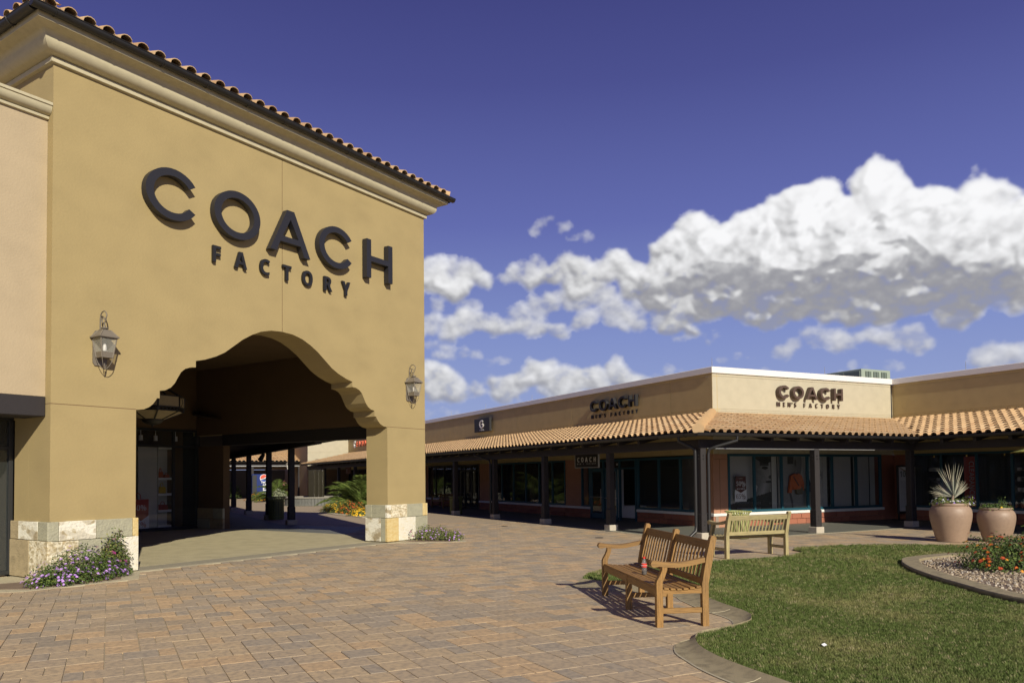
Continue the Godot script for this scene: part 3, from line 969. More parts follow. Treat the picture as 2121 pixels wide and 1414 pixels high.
# wall panes: frame bars and panes of a shop window, x0..x1 by y0..y1 in a wall's own axes W
func window(parent: Node, W: Transform3D, x0: float, x1: float, y0: float, y1: float, mull: Array, fm: Material, trans := -1.0, fw := 0.055, n := "window"):
	var f := MB.new(W)
	f.bx(x0, x1, y0, y0 + fw, -0.06, 0.03, 0.004)
	f.bx(x0, x1, y1 - fw, y1, -0.06, 0.03, 0.004)
	f.bx(x0, x0 + fw, y0 + fw, y1 - fw, -0.06, 0.028, 0.004)
	f.bx(x1 - fw, x1, y0 + fw, y1 - fw, -0.06, 0.028, 0.004)
	var xs := [x0 + fw * 0.5]
	for m in mull:
		f.bx(m - fw * 0.5, m + fw * 0.5, y0 + fw, y1 - fw, -0.055, 0.025, 0.004)
		xs.append(m)
	xs.append(x1 - fw * 0.5)
	if trans > 0.0:
		f.bx(x0 + fw, x1 - fw, trans - fw * 0.5, trans + fw * 0.5, -0.05, 0.022, 0.004)
	var w := part(n, f, fm, parent)
	for i in xs.size() - 1:
		for seg in ([[y0 + fw, trans - fw * 0.5], [trans + fw * 0.5, y1 - fw]] if trans > 0.0 else [[y0 + fw, y1 - fw]]):
			var p := MB.new(W)
			p.quad(Vector3(xs[i] + fw * 0.5, seg[0], -0.01), Vector3(xs[i + 1] - fw * 0.5, seg[0], -0.01), Vector3(xs[i + 1] - fw * 0.5, seg[1], -0.01), Vector3(xs[i] + fw * 0.5, seg[1], -0.01))
			part("pane", p, M.shop_glass, w)
	return w

# a shop's room behind its windows, open to the front
func room(parent: Node, W: Transform3D, x0: float, x1: float, y0: float, y1: float, depth: float, mat: Material):
	var m := MB.new(W)
	m.bx(x0 - 0.1, x1 + 0.1, y0 - 0.1, y1 + 0.1, -depth - 0.1, -depth)
	m.bx(x0 - 0.1, x0, y0, y1, -depth, -0.10)
	m.bx(x1, x1 + 0.1, y0, y1, -depth, -0.10)
	m.bx(x0 - 0.1, x1 + 0.1, y1, y1 + 0.1, -depth, -0.10)
	m.bx(x0 - 0.1, x1 + 0.1, y0 - 0.1, y0, -depth, -0.10)
	part("shop_interior", m, mat, parent)

var tile_mesh: ArrayMesh
var tile_big: ArrayMesh

# one barrel tile: lies along z (down the slope), hump along the middle, pans at its sides
func tile(pitch: float, length: float, rise: float) -> ArrayMesh:
	var m := MB.new()
	var rb := pitch * 0.33
	var xs := [-pitch * 0.5, -pitch * 0.40]
	for i in 7:
		xs.append(-rb * cos(PI * i / 6.0))
	xs.append_array([pitch * 0.40, pitch * 0.5])
	var t := 0.014
	var pr := []
	for x in xs:
		var y := 0.0
		if absf(x) < rb: y = rise * sqrt(1.0 - (x / rb) * (x / rb))
		pr.append(Vector2(x, y))
	for i in pr.size() - 1:
		var a: Vector2 = pr[i]
		var b: Vector2 = pr[i + 1]
		# the hump widens and lifts towards its lower end, so that each course shows a dark mouth
		var fa := Vector2(a.x * (1.06 if a.y > 0.0 else 1.0), a.y * 1.08 + t * (1.9 if a.y > 0.001 else 1.5))
		var fb := Vector2(b.x * (1.06 if b.y > 0.0 else 1.0), b.y * 1.08 + t * (1.9 if b.y > 0.001 else 1.5))
		m.quad(Vector3(fa.x, fa.y, length * 0.5), Vector3(fb.x, fb.y, length * 0.5), Vector3(b.x, b.y * 0.92, -length * 0.5), Vector3(a.x, a.y * 0.92, -length * 0.5))
		m.quad(Vector3(fa.x, fa.y - t, length * 0.5), Vector3(fb.x, fb.y - t, length * 0.5), Vector3(fb.x, fb.y, length * 0.5), Vector3(fa.x, fa.y, length * 0.5))
	return m.mesh(50.0)

# rows of tiles on a slope: eave line from A along d (unit) for len, rising by up (whole slope vector); keep(local x, t) says which stand
func tile_slots(A: Vector3, d: Vector3, length: float, up: Vector3, pitch: float, course: float, keep: Callable) -> Array:
	var out := []
	var dn := -up.normalized()
	var B := Basis(d, d.cross(dn) * -1.0, dn)
	if B.determinant() < 0.0: B = Basis(-d, B.y, dn)
	if B.y.y < 0.0: B = Basis(-B.x, -B.y, B.z)
	var rows := int(ceil(up.length() / course))
	var cols := int(length / pitch)
	for r in rows:
		for c in cols:
			var x := (c + 0.5) * pitch
			var t := (r + 0.5) * course
			if keep.call(x, t):
				out.append(fx(B, A + d * x - dn * t + B.y * (0.012 + rng.randf_range(-0.002, 0.003)) + d * rng.randf_range(-0.006, 0.006)))
	return out

# the tiles of one building: the 300 nearest one by one, the rest as one
func lay_tiles(slots: Array, mesh: ArrayMesh, roof: Node, F: Transform3D, most := 300):
	var eye := F.affine_inverse() * Vector3(0, 1.6, 0)
	slots.sort_custom(func(u, w): return u.origin.distance_squared_to(eye) < w.origin.distance_squared_to(eye))
	var mats := [M.tile_clay, M.tile_clay, M.tile_clay_pale, M.tile_clay_red]
	var rest := []
	var cols := []
	for i in slots.size():
		if i < most:
			inst("roof_tile", mesh, mats[rng.randi() % 4], slots[i], roof)
		else:
			rest.append(slots[i])
			cols.append(Color(0.57, 0.385, 0.205) * rng.randf_range(0.9, 1.1))
	if rest.size():
		many("roof_tiles", mesh, M.tile_clay_mix, rest, cols, roof)

func gutter(parent: Node, A: Vector3, Bp: Vector3, out: Vector3, r: float, clips: Array, n := "gutter"):
	var m := MB.new()
	var pr := []
	for i in 11:
		var a := PI + PI * i / 10.0
		pr.append(Vector2(cos(a) * r, sin(a) * r))
	for i in 11:
		var a := TAU - PI * i / 10.0
		pr.append(Vector2(cos(a) * r * 0.88, sin(a) * r * 0.88))
	m.sweep(pr, [[A, out], [Bp, out]], true)
	var d := (Bp - A).normalized()
	for e in [A, Bp]:
		var cap := MB.new()
		for i in 9:
			var p0 := Vector2(cos(PI + PI * i / 9.0), sin(PI + PI * i / 9.0)) * r * 0.98
			var p1 := Vector2(cos(PI + PI * (i + 1) / 9.0), sin(PI + PI * (i + 1) / 9.0)) * r * 0.98
			m.tri(e, e + out * p0.x + Vector3.UP * p0.y, e + out * p1.x + Vector3.UP * p1.y)
	var g := part(n, m, M.dark_metal, parent, 40.0)
	var bead := MB.new()
	bead.tube([A + out * r * 0.97, Bp + out * r * 0.97], r * 0.13, 6)
	part("gutter_bead", bead, M.dark_metal, g, 60.0)
	for x in clips:
		var c := MB.new()
		var path := []
		for i in 9:
			var a := PI + PI * i / 8.0
			path.append(A + d * x + out * cos(a) * r * 1.06 + Vector3.UP * sin(a) * r * 1.06)
		c.tube(path, r * 0.11, 5)
		part("gutter_strap", c, M.dark_metal, g)

# stones of one face: rows of [x0, x1, material], between heights, in the face's own axes
func stones(parent: Node, W: Transform3D, rows: Array, proud := 0.05):
	for row in rows:
		for s in row[2]:
			var m := MB.new(W)
			m.bx(s[0] + 0.004, s[1] - 0.004, row[0] + 0.004, row[1] - 0.004, -0.03, proud + rng.randf_range(-0.004, 0.004), 0.007)
			part("facing_stone", m, M[s[2]], parent)

func gateway():
	var F := TF
	var t := thing("gateway_building", "tall gold stucco gateway with a curved arch, cream cornice and clay tile eave", "building", F, Vector3(4.77, 0, -0.4))
	# front wall with the arch cut out: left half and right half meet at a control joint
	var half := [[1.505, 0.0], [1.505, 2.83]]
	for q in [[1.65, 2.85], [1.75, 2.895], [1.82, 2.95], [1.875, 3.02], [1.905, 3.069], [1.956, 3.069], [1.956, 3.207], [2.07, 3.226], [2.18, 3.287], [2.256, 3.37], [2.317, 3.475], [2.385, 3.59], [2.47, 3.66], [2.58, 3.702], [2.697, 3.715], [2.697, 3.836], [2.9, 3.886], [3.14, 3.975], [3.345, 4.08], [3.555, 4.235], [3.77, 4.395], [3.99, 4.52], [4.22, 4.62], [4.48, 4.682], [4.765, 4.70]]:
		half.append(q)
	var TOP := 8.44
	for sg in [0, 1]:
		var lp := PackedVector2Array()
		for q in half:
			lp.append(Vector2(q[0] if sg == 0 else 9.545 - q[0], q[1]))
		var mid: float = 4.765 if sg == 0 else 4.78
		lp.append(Vector2(mid, 4.70))
		lp.append(Vector2(mid, TOP))
		lp.append(Vector2(0.05 if sg == 0 else 9.495, TOP))
		lp.append(Vector2(0.05 if sg == 0 else 9.495, 0.0))
		var clean := PackedVector2Array()
		for q in lp:
			if clean.is_empty() or clean[clean.size() - 1].distance_to(q) > 0.002:
				clean.append(q)
		# the wall in two lifts, parted by a thin joint at the springing of the arch
		var m := MB.new()
		m.prism(clean, -0.75, -0.05)
		part("front_wall", m, M.stucco_gold, t)
	var j := MB.new()
	j.bx(4.766, 4.779, 4.70, TOP, -0.12, -0.056)
	part("wall_joint", j, M.joint_shadow, t)
	for q in [[0.049, 1.506], [8.039, 9.496]]:
		var jm := MB.new()
		jm.bx(q[0], q[1], 2.834, 2.846, -0.7, -0.0485)
		part("wall_joint", jm, M.joint_shadow, t)
	# side walls, back wall, the parapet storey above the porch
	var m2 := MB.new()
	m2.bx(0.05, 0.35, 0.0, TOP, -1.24, -0.752)
	m2.bx(0.052, 0.35, 2.63, TOP, -9.6, -1.242)
	part("side_wall", m2, M.stucco_gold, t)
	var m3 := MB.new()
	m3.bx(9.2, 9.494, 3.0, TOP, -9.6, -0.752)
	part("side_wall", m3, M.stucco_gold, t)
	var m4 := MB.new()
	m4.bx(0.35, 9.2, 5.3, TOP, -9.6, -9.4)
	part("back_wall", m4, M.stucco_gold, t)
	var m5 := MB.new()
	m5.bx(9.202, 9.49, 2.652, 2.998, -8.1, -0.752, 0.01)
	part("lintel_beam", m5, M.dark_timber, t)
	# porch: ceiling, back wall over the shop window, corner pier
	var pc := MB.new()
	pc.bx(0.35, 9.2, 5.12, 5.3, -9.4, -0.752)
	part("porch_ceiling", pc, M.shaded_stucco, t)
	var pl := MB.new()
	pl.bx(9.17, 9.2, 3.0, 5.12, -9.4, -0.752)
	part("porch_wall", pl, M.shaded_stucco, t)
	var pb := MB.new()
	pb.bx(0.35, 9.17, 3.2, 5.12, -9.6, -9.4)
	part("porch_wall", pb, M.shaded_stucco, t)
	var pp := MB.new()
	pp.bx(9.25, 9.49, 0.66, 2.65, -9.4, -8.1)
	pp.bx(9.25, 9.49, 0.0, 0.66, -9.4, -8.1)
	part("porch_pier", pp, M.shaded_stucco, t)
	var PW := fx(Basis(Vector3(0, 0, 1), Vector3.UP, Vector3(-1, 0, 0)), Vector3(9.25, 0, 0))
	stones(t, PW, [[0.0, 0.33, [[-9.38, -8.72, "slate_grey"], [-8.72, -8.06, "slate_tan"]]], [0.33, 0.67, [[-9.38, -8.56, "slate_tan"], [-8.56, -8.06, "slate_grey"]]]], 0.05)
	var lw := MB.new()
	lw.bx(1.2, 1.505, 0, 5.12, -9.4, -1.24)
	part("porch_wall", lw, M.shaded_stucco, t)
	window(t, fx(Basis(), Vector3(0, 0, -9.4)), 1.51, 9.24, 0.03, 3.19, [3.0, 4.6, 6.2, 8.36], M.frame_dark, 2.64, 0.075)
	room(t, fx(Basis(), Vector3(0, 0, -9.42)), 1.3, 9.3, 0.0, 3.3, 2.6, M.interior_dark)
	# stone facing at the foot of the piers
	var FW := fx(Basis(), Vector3(0, 0, -0.05))
	var tops := 0.938
	stones(t, FW, [[0.62, tops, [[0.0, 0.175, "slate_grey"], [0.175, 0.79, "stone_patched"], [0.79, 1.43, "slate_grey"], [1.43, 1.54, "stone_yellow"]]], [0.015, 0.62, [[0.0, 0.50, "stone_veined"], [0.50, 1.08, "slate_grey"], [1.08, 1.54, "stone_white"]]]])
	var LW := fx(Basis(Vector3(0, 0, 1), Vector3.UP, Vector3(-1, 0, 0)), Vector3(0.05, 0, 0))
	stones(t, LW, [[0.63, tops, [[-1.27, -0.98, "slate_tan"], [-0.98, -0.33, "stone_patched"], [-0.33, 0.0, "slate_grey"]]], [0.015, 0.63, [[-1.30, -0.62, "slate_tan"], [-0.62, 0.0, "stone_veined"]]]])
	stones(t, FW, [[0.60, 0.925, [[7.975, 8.12, "stone_patched"], [8.12, 8.72, "stone_veined"], [8.72, 9.33, "slate_grey"], [9.33, 9.52, "stone_yellow"]]], [0.02, 0.60, [[7.975, 8.40, "stone_yellow"], [8.40, 9.05, "stone_white"], [9.05, 9.52, "slate_grey"]]]])
	var RW := fx(Basis(Vector3(0, 0, 1), Vector3.UP, Vector3(-1, 0, 0)), Vector3(8.03, 0, 0))
	stones(t, RW, [[0.60, 0.925, [[-0.75, -0.53, "slate_grey"], [-0.53, 0.0, "slate_grey"]]], [0.02, 0.60, [[-0.75, -0.235, "stone_patched"], [-0.235, 0.0, "slate_grey"]]]])
	var SW := fx(Basis(Vector3(0, 0, -1), Vector3.UP, Vector3(1, 0, 0)), Vector3(9.495, 0, 0))
	stones(t, SW, [[0.60, 0.925, [[0.0, 0.4, "stone_white"], [0.4, 0.75, "slate_grey"]]], [0.02, 0.60, [[0.0, 0.75, "slate_tan"]]]], 0.03)
	var IW := fx(Basis(Vector3(0, 0, -1), Vector3.UP, Vector3(1, 0, 0)), Vector3(1.505, 0, 0))
	stones(t, IW, [[0.60, 0.925, [[0.0, 0.4, "stone_yellow"], [0.4, 0.75, "slate_grey"]]], [0.02, 0.60, [[0.0, 0.75, "stone_white"]]]], 0.03)
	# cornice: fillet, bowl and cove, fascia
	var prof := [Vector2(0.0, 8.395), Vector2(0.055, 8.405), Vector2(0.06, 8.415), Vector2(0.06, 8.48), Vector2(0.05, 8.495), Vector2(0.035, 8.50)]
	for i in 9:
		var a := PI * 0.5 * i / 8.0
		prof.append(Vector2(0.06 + sin(a) * 0.19, 8.50 + (1.0 - cos(a)) * 0.18))
	prof.append(Vector2(0.25, 8.69))
	for i in 8:
		var a := PI * 0.5 * (i + 1) / 8.0
		prof.append(Vector2(0.25 + (1.0 - cos(a)) * 0.10, 8.69 + sin(a) * 0.09))
	prof.append_array([Vector2(0.45, 8.808), Vector2(0.462, 8.815), Vector2(0.462, 8.95), Vector2(0.40, 8.98), Vector2(0.0, 8.98)])
	var co := MB.new()
	co.sweep(prof, [[Vector3(0.05, 0, -9.6), Vector3(-1, 0, -1)], [Vector3(0.05, 0, -0.05), Vector3(-1, 0, 1)], [Vector3(9.495, 0, -0.05), Vector3(1, 0, 1)], [Vector3(9.495, 0, -9.6), Vector3(1, 0, -1)], [Vector3(0.05, 0, -9.6), Vector3(-1, 0, -1)]])
	part("cornice", co, M.stucco_cream_band, t, 38.0)
	var e := 0.53
	var gz := 8.965
	gutter(t, Vector3(0.05 - e - 0.07, gz, -0.05 + e), Vector3(9.495 + e + 0.07, gz, -0.05 + e), Vector3(0, 0, 1), 0.085, even(0.35, 10.4, 12))
	gutter(t, Vector3(0.05 - e, gz, -9.6), Vector3(0.05 - e, gz, -0.05 + e - 0.09), Vector3(-1, 0, 0), 0.085, even(0.5, 9.3, 10))
	gutter(t, Vector3(9.495 + e, gz, -0.05 + e - 0.09), Vector3(9.495 + e, gz, -9.6), Vector3(1, 0, 0), 0.085, even(0.5, 9.3, 10))
	# hipped tile roof
	var deck := MB.new()
	var x0 := 0.05 - e + 0.04
	var x1 := 9.495 + e - 0.04
	var z1 := -0.05 + e - 0.04
	var z0 := -9.6 - e
	var cx := (x0 + x1) * 0.5
	var cz := (z0 + z1) * 0.5
	var rise := 0.36
	var ap := Vector3(cx, 8.99 + rise * minf(x1 - cx, z1 - cz), cz)
	var k4 := [Vector3(x0, 8.985, z1), Vector3(x1, 8.985, z1), Vector3(x1, 8.985, z0), Vector3(x0, 8.985, z0)]
	for i in 4:
		deck.tri(k4[i], k4[(i + 1) % 4], ap)
	deck.quad(k4[3], k4[2], k4[1], k4[0])
	var rf := part("tile_roof", deck, M.tile_under, t)
	tile_big = tile(0.31, 0.48, 0.085)
	var slots := []
	var w := x1 - x0
	var upv := ap - Vector3(cx, 8.985, z1)
	slots.append_array(tile_slots(k4[0] + Vector3(0, 0.012, 0.03), Vector3.RIGHT, w, upv, 0.31, 0.40, func(x, tt): return x > tt * 0.95 - 0.05 and w - x > tt * 0.95 - 0.05))
	var d2 := z1 - z0
	slots.append_array(tile_slots(k4[3] + Vector3(-0.03, 0.012, 0), Vector3(0, 0, 1), d2, ap - Vector3(x0, 8.985, cz), 0.31, 0.40, func(x, tt): return x > tt * 0.95 and d2 - x > tt * 0.95 - 0.05))
	slots.append_array(tile_slots(k4[1] + Vector3(0.03, 0.012, 0), Vector3(0, 0, -1), d2, ap - Vector3(x1, 8.985, cz), 0.31, 0.40, func(x, tt): return x > tt * 0.95 - 0.05 and d2 - x > tt * 0.95))
	lay_tiles(slots, tile_big, rf, F)
	for i in [0, 1]:
		for s in 15:
			var p: Vector3 = k4[i].lerp(ap, s / 15.0) + Vector3(0, 0.07, 0)
			var q: Vector3 = k4[i].lerp(ap, (s + 1.12) / 15.0) + Vector3(0, 0.06, 0)
			var rm := MB.new()
			rm.tube([p, q], [0.11, 0.09], 9)
			part("ridge_tile", rm, M.tile_clay, rf, 50.0)
	sign_main()
	# lanterns on the front
	var l := wall_lantern(F * fx(Basis(), Vector3(0.84, 3.5, -0.05)), "weathered iron wall lantern with scroll top on the left pier")
	drop(l, "wall_lantern", F * fx(Basis(), Vector3(8.86, 3.5, -0.05)), "weathered iron wall lantern with scroll top beside the right edge of the gateway")
	neighbour()
	porch_things()

func sign_main():
	var s := thing("shop_sign", "large black raised letters reading COACH FACTORY above the arch", "sign", TF, Vector3(4.8, 5.8, -0.05))
	var G := fx(Basis(), Vector3(0, 0, -0.05))
	for q in [["C", 2.11, 1.15], ["O", 3.525, 1.15], ["A", 4.865, 1.14], ["C", 6.215, 1.15], ["H", 7.627, 1.12]]:
		var m := MB.new()
		glyph(m, q[0], q[1], 6.355, 0.92, 0.92 * q[2], 0.135, 0.025, 0.165, G)
		part("letter", m, M.letter_black, s, 30.0)
	spaced("FACTORY", [3.098, 3.669, 4.261, 4.848, 5.416, 6.003, 6.584], 5.955, 0.318, 0.055, 0.05, G, M.letter_dark, s)

func wall_lantern(T: Transform3D, label: String) -> Node3D:
	var o := thing("wall_lantern", label, "lantern", T, Vector3(), "wall lanterns on the gateway")
	var bp := MB.new()
	var pl := pv([-0.12, 0.08, -0.09, 0.03, 0.09, 0.03, 0.12, 0.08, 0.12, 0.55, 0.08, 0.62, -0.08, 0.62, -0.12, 0.55])
	bp.prism(pl, 0.0, 0.025)
	part("back_plate", bp, M.iron_grey, o)
	var c := Vector3(0, 0, 0.165)
	var ht := 0.15
	var hb := 0.092
	var yt := 0.485
	var yb := 0.16
	var fr := MB.new()
	var tp := []
	var bt := []
	for q in [[-1, -1], [1, -1], [1, 1], [-1, 1]]:
		tp.append(c + Vector3(q[0] * ht * 0.9, yt, q[1] * ht * 0.9))
		bt.append(c + Vector3(q[0] * hb, yb, q[1] * hb))
	for i in 4:
		fr.bar(bt[i], tp[i], 0.018, 0.018)
		fr.bar(tp[i], tp[(i + 1) % 4], 0.02, 0.02)
		fr.bar(bt[i], bt[(i + 1) % 4], 0.016, 0.016)
		# sheet metal skirt round the foot
		var k := 0.27
		fr.quad(bt[i], bt[(i + 1) % 4], bt[(i + 1) % 4].lerp(tp[(i + 1) % 4], k), bt[i].lerp(tp[i], k))
	fr.quad(bt[0], bt[1], bt[2], bt[3])
	part("lantern_frame", fr, M.iron_grey, o)
	for i in 4:
		var g := MB.new()
		var k := 0.27
		g.quad(bt[i].lerp(tp[i], k), bt[(i + 1) % 4].lerp(tp[(i + 1) % 4], k), tp[(i + 1) % 4], tp[i])
		part("pane", g, M.lamp_glass, o)
	var rf := MB.new()
	var r1 := []
	var r2 := []
	for q in [[-1, -1], [1, -1], [1, 1], [-1, 1]]:
		r1.append(c + Vector3(q[0] * ht * 1.06, yt + 0.012, q[1] * ht * 1.06))
		r2.append(c + Vector3(q[0] * 0.07, yt + 0.13, q[1] * 0.07))
	for i in 4:
		rf.bar(r1[i], r1[(i + 1) % 4], 0.025, 0.022)
		rf.bar(r1[i], r2[i], 0.018, 0.018)
		rf.bar(r2[i], r2[(i + 1) % 4], 0.016, 0.016)
		var mi: Vector3 = (r1[i] + r1[(i + 1) % 4]) * 0.5
		rf.quad(r1[i], r1[(i + 1) % 4], r2[(i + 1) % 4], r2[i])
	rf.lathe([Vector2(0.0, yt + 0.185), Vector2(0.06, yt + 0.18), Vector2(0.065, yt + 0.165), Vector2(0.035, yt + 0.15), Vector2(0.05, yt + 0.13)], 12, c)
	rf.tube([c + Vector3(0, yt + 0.18, 0), c + Vector3(0, yt + 0.27, 0)], 0.009, 6)
	part("lantern_roof", rf, M.iron_grey, o)
	var sc := MB.new()
	var path := [Vector3(0, 0.6, 0.02), Vector3(0, 0.76, 0.022)]
	for i in 27:
		var a := deg_to_rad(180.0 - i * 20.0)
		var r := 0.105 * (1.0 - i / 34.0) if i > 8 else 0.105
		path.append(Vector3(0, 0.83 + sin(a) * r * 1.15 - (0.012 * maxf(0, i - 8) / 6.0), 0.13 + cos(a) * r))
	sc.tube(path, 0.0105, 6)
	part("scroll_bracket", sc, M.iron_grey, o, 60.0)
	var ft := MB.new()
	for i in 4:
		var p: Vector3 = bt[i]
		var pa := []
		for k in 9:
			var u := k / 8.0
			pa.append(p.lerp(c + Vector3(0, 0.03, 0), smoothstep(0.0, 1.0, u)) + Vector3.UP * (-0.09 * sin(u * PI * 0.85)))
		ft.tube(pa, 0.006, 5)
	ft.tube([c + Vector3(0, 0.06, 0), c + Vector3(0, -0.02, 0)], [0.012, 0.003], 6)
	part("scroll_foot", ft, M.iron_grey, o, 60.0)
	var bl := MB.new()
	bl.lathe([Vector2(0.001, 0.27), Vector2(0.03, 0.27), Vector2(0.034, 0.30), Vector2(0.028, 0.36), Vector2(0.012, 0.40), Vector2(0.001, 0.405)], 10, c)
	part("lamp_bulb", bl, M.bulb_white, o, 60.0)
	return o

func neighbour():
	var F := TF
	var t := thing("shop_building", "pale pink stucco shop front with cream cornice left of the gateway", "building", F, Vector3(-4, 0, -0.6))
	var m := MB.new()
	m.bx(-13.0, 0.048, 2.96, 7.72, -1.0, -0.22)
	m.bx(-13.0, 0.045, 7.5, 7.7, -6.0, -1.0)
	part("wall", m, M.stucco_pink, t)
	var pr := [Vector2(0.0, 7.50), Vector2(0.045, 7.505), Vector2(0.05, 7.545), Vector2(0.03, 7.555)]
	for i in 7:
		var a := PI * 0.5 * i / 6.0
		pr.append(Vector2(0.04 + sin(a) * 0.11, 7.56 + (1.0 - cos(a)) * 0.12))
	pr.append_array([Vector2(0.15, 7.69), Vector2(0.17, 7.70), Vector2(0.17, 7.745), Vector2(0.14, 7.76), Vector2(0.0, 7.77)])
	var co := MB.new()
	co.sweep(pr, [[Vector3(-13, 0, -0.22), Vector3(0, 0, 1)], [Vector3(0.046, 0, -0.22), Vector3(0, 0, 1)]])
	part("cornice", co, M.stucco_cream_band, t, 40.0)
	var fa := MB.new()
	fa.bx(-13.0, 0.046, 2.635, 2.955, -0.9, -0.20, 0.012)
	part("fascia_beam", fa, M.dark_timber, t)
	var so := MB.new()
	so.bx(-13.0, 0.05, 2.70, 2.95, -4.0, -0.902)
	part("soffit", so, M.dark_timber, t)
	window(t, fx(Basis(), Vector3(0, 0, -1.30)), -6.0, 0.045, 0.03, 2.70, [-4.5, -3.0, -1.5], M.frame_dark, 2.15, 0.07)
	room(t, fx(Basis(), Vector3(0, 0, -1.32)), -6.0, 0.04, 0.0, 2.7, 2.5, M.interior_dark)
	var w2 := MB.new()
	w2.bx(-13.0, -6.0, 0, 2.7, -1.5, -1.26)
	part("wall", w2, M.stucco_pink, t)

func porch_things():
	var F := TF
	# hanging lantern under the porch ceiling
	var c := Vector3(4.77, 0, -4.8)
	var l := thing("hanging_lantern", "large eight sided iron and alabaster lantern hanging in the porch", "lantern", F, c + Vector3(0, 2.9, 0))
	var fr := MB.new()
	var R := 0.74
	var ring := func(r: float, y: float) -> Array:
		var a := []
		for k in 8:
			a.append(c + Vector3(cos(TAU * (k + 0.5) / 8), 0, sin(TAU * (k + 0.5) / 8)) * r + Vector3.UP * y)
		return a
	var r0: Array = ring.call(0.26, 3.07)
	var r1: Array = ring.call(0.72, 3.27)
	var r2: Array = ring.call(R, 3.35)
	var r3: Array = ring.call(R, 3.62)
	var r4: Array = ring.call(0.16, 3.95)
	for rr in [r0, r1, r2, r3, r4]:
		for k in 8:
			fr.bar(rr[k], rr[(k + 1) % 8], 0.03, 0.03)
	for k in 8:
		fr.bar(r0[k], r1[k], 0.03, 0.03)
		fr.bar(r1[k], r3[k], 0.035, 0.035)
		fr.bar(r3[k], r4[k], 0.03, 0.03)
		# scrollwork band
		for s in 6:
			var p: Vector3 = r1[k].lerp(r1[(k + 1) % 8], (s + 0.5) / 6.0)
			var q: Vector3 = r2[k].lerp(r2[(k + 1) % 8], (s + 0.5) / 6.0)
			fr.bar(p, q, 0.022, 0.01)
			fr.bar(p + (r1[(k + 1) % 8] - r1[k]) * 0.06, q - (r1[(k + 1) % 8] - r1[k]) * 0.06, 0.01, 0.012)
		# small curled horns at the corners
		var o: Vector3 = (r3[k] - c) * Vector3(1, 0, 1)
		o = o.normalized()
		var pa := []
		for s in 9:
			var a := -PI * 0.5 + PI * 1.4 * s / 8.0
			pa.append(r2[k] + o * (0.03 + cos(a) * 0.055) + Vector3.UP * (0.13 + sin(a) * 0.11))
		fr.tube(pa, 0.008, 5)
	fr.tube([c + Vector3(0, 3.95, 0), c + Vector3(0, 5.12, 0)], 0.016, 8)
	fr.lathe([Vector2(0.16, 3.95), Vector2(0.04, 4.05), Vector2(0.02, 4.1)], 12, c)
	part("iron_frame", fr, M.iron_black, l)
	for k in 8:
		var p := MB.new()
		var k2 := (k + 1) % 8
		p.quad(r2[k], r2[k2], r3[k2], r3[k])
		part("shade_panel", p, M.alabaster, l)
		var q := MB.new()
		q.quad(r0[k], r0[k2], r1[k2], r1[k])
		part("shade_panel", q, M.alabaster, l)
	var bo := MB.new()
	var bp := []
	for i in 8:
		var a := PI * 0.5 * i / 7.0
		bp.append(Vector2(maxf(0.02, sin(a) * 0.25), 3.07 - cos(a) * 0.13))
	bo.lathe(bp, 16, c)
	bo.tube([c + Vector3(0, 2.95, 0), c + Vector3(0, 2.87, 0)], [0.03, 0.008], 6)
	part("pierced_bowl", bo, M.iron_black, l, 60.0)
	# the window display
	var W := -9.75
	var d := thing("display_panel", "tall pale grey display panel behind the porch shop window", "panel", F, Vector3(7.7, 0, W))
	var pm := MB.new()
	pm.bx(7.38, 8.02, 0.06, 2.62, W - 0.04, W, 0.006)
	part("board", pm, M.shade_grey, d)
	var s := thing("shelf_unit", "white shelf unit with bags in the porch shop window", "shelf", F, Vector3(8.25, 0, W - 0.2))
	for y in [0.10, 0.60, 1.12, 1.62, 2.6]:
		var b := MB.new()
		b.bx(8.05, 8.62, y - 0.035, y + 0.035, W - 0.4, W + 0.02, 0.004)
		part("shelf", b, M.paper_white, s)
	var bk := MB.new()
	bk.bx(8.05, 8.62, 0.06, 2.62, W - 0.44, W - 0.402)
	bk.bx(8.03, 8.05, 0.06, 2.62, W - 0.4, W + 0.02)
	part("back_board", bk, M.shade_grey, s)
	handbag(F * fx(Basis(), Vector3(8.25, 1.155, W - 0.12)), "yellow tasselled handbag on the middle shelf in the porch window", M.bag_yellow, 0.24, 0.34)
	handbag(F * fx(Basis(), Vector3(8.28, 0.635, W - 0.12)), "dark red handbag on the lower shelf in the porch window", M.bag_red, 0.34, 0.26)
	handbag(F * fx(Basis(), Vector3(8.2, 1.655, W - 0.12)), "small orange handbag with tall handle on the upper shelf in the porch window", M.cloth_orange, 0.16, 0.30)
	handbag(F * fx(Basis(), Vector3(8.42, 1.655, W - 0.14)), "low orange clutch beside the small bag on the upper shelf", M.cloth_orange, 0.17, 0.15)
	var po := thing("sale_poster", "red and white bag shaped sale poster in the porch shop window", "poster", F, Vector3(7.25, 0.05, -9.44))
	var r := MB.new()
	r.prism(pv([6.95, 0.6, 6.95, 1.0, 7.55, 1.0, 7.55, 0.5, 7.42, 0.42, 7.3, 0.34]), -9.452, -9.446)
	part("red_panel", r, M.poster_red, po)
	var wh := MB.new()
	wh.bx(6.93, 7.57, 0.06, 0.62, -9.46, -9.454)
	part("white_panel", wh, M.paper_white, po)
	var h := MB.new()
	h.tube([Vector3(7.12, 1.0, -9.45), Vector3(7.14, 1.14, -9.45), Vector3(7.2, 1.2, -9.45), Vector3(7.27, 1.14, -9.45), Vector3(7.29, 1.0, -9.45)], 0.012, 6)
	part("handle", h, M.poster_red, po, 60.0)
	inst("lettering", text_mesh("50%", 0.16, 0.004, false, "Droid Serif"), M.paper_white, fx(Basis(), Vector3(7.25, 0.74, -9.443)), po)
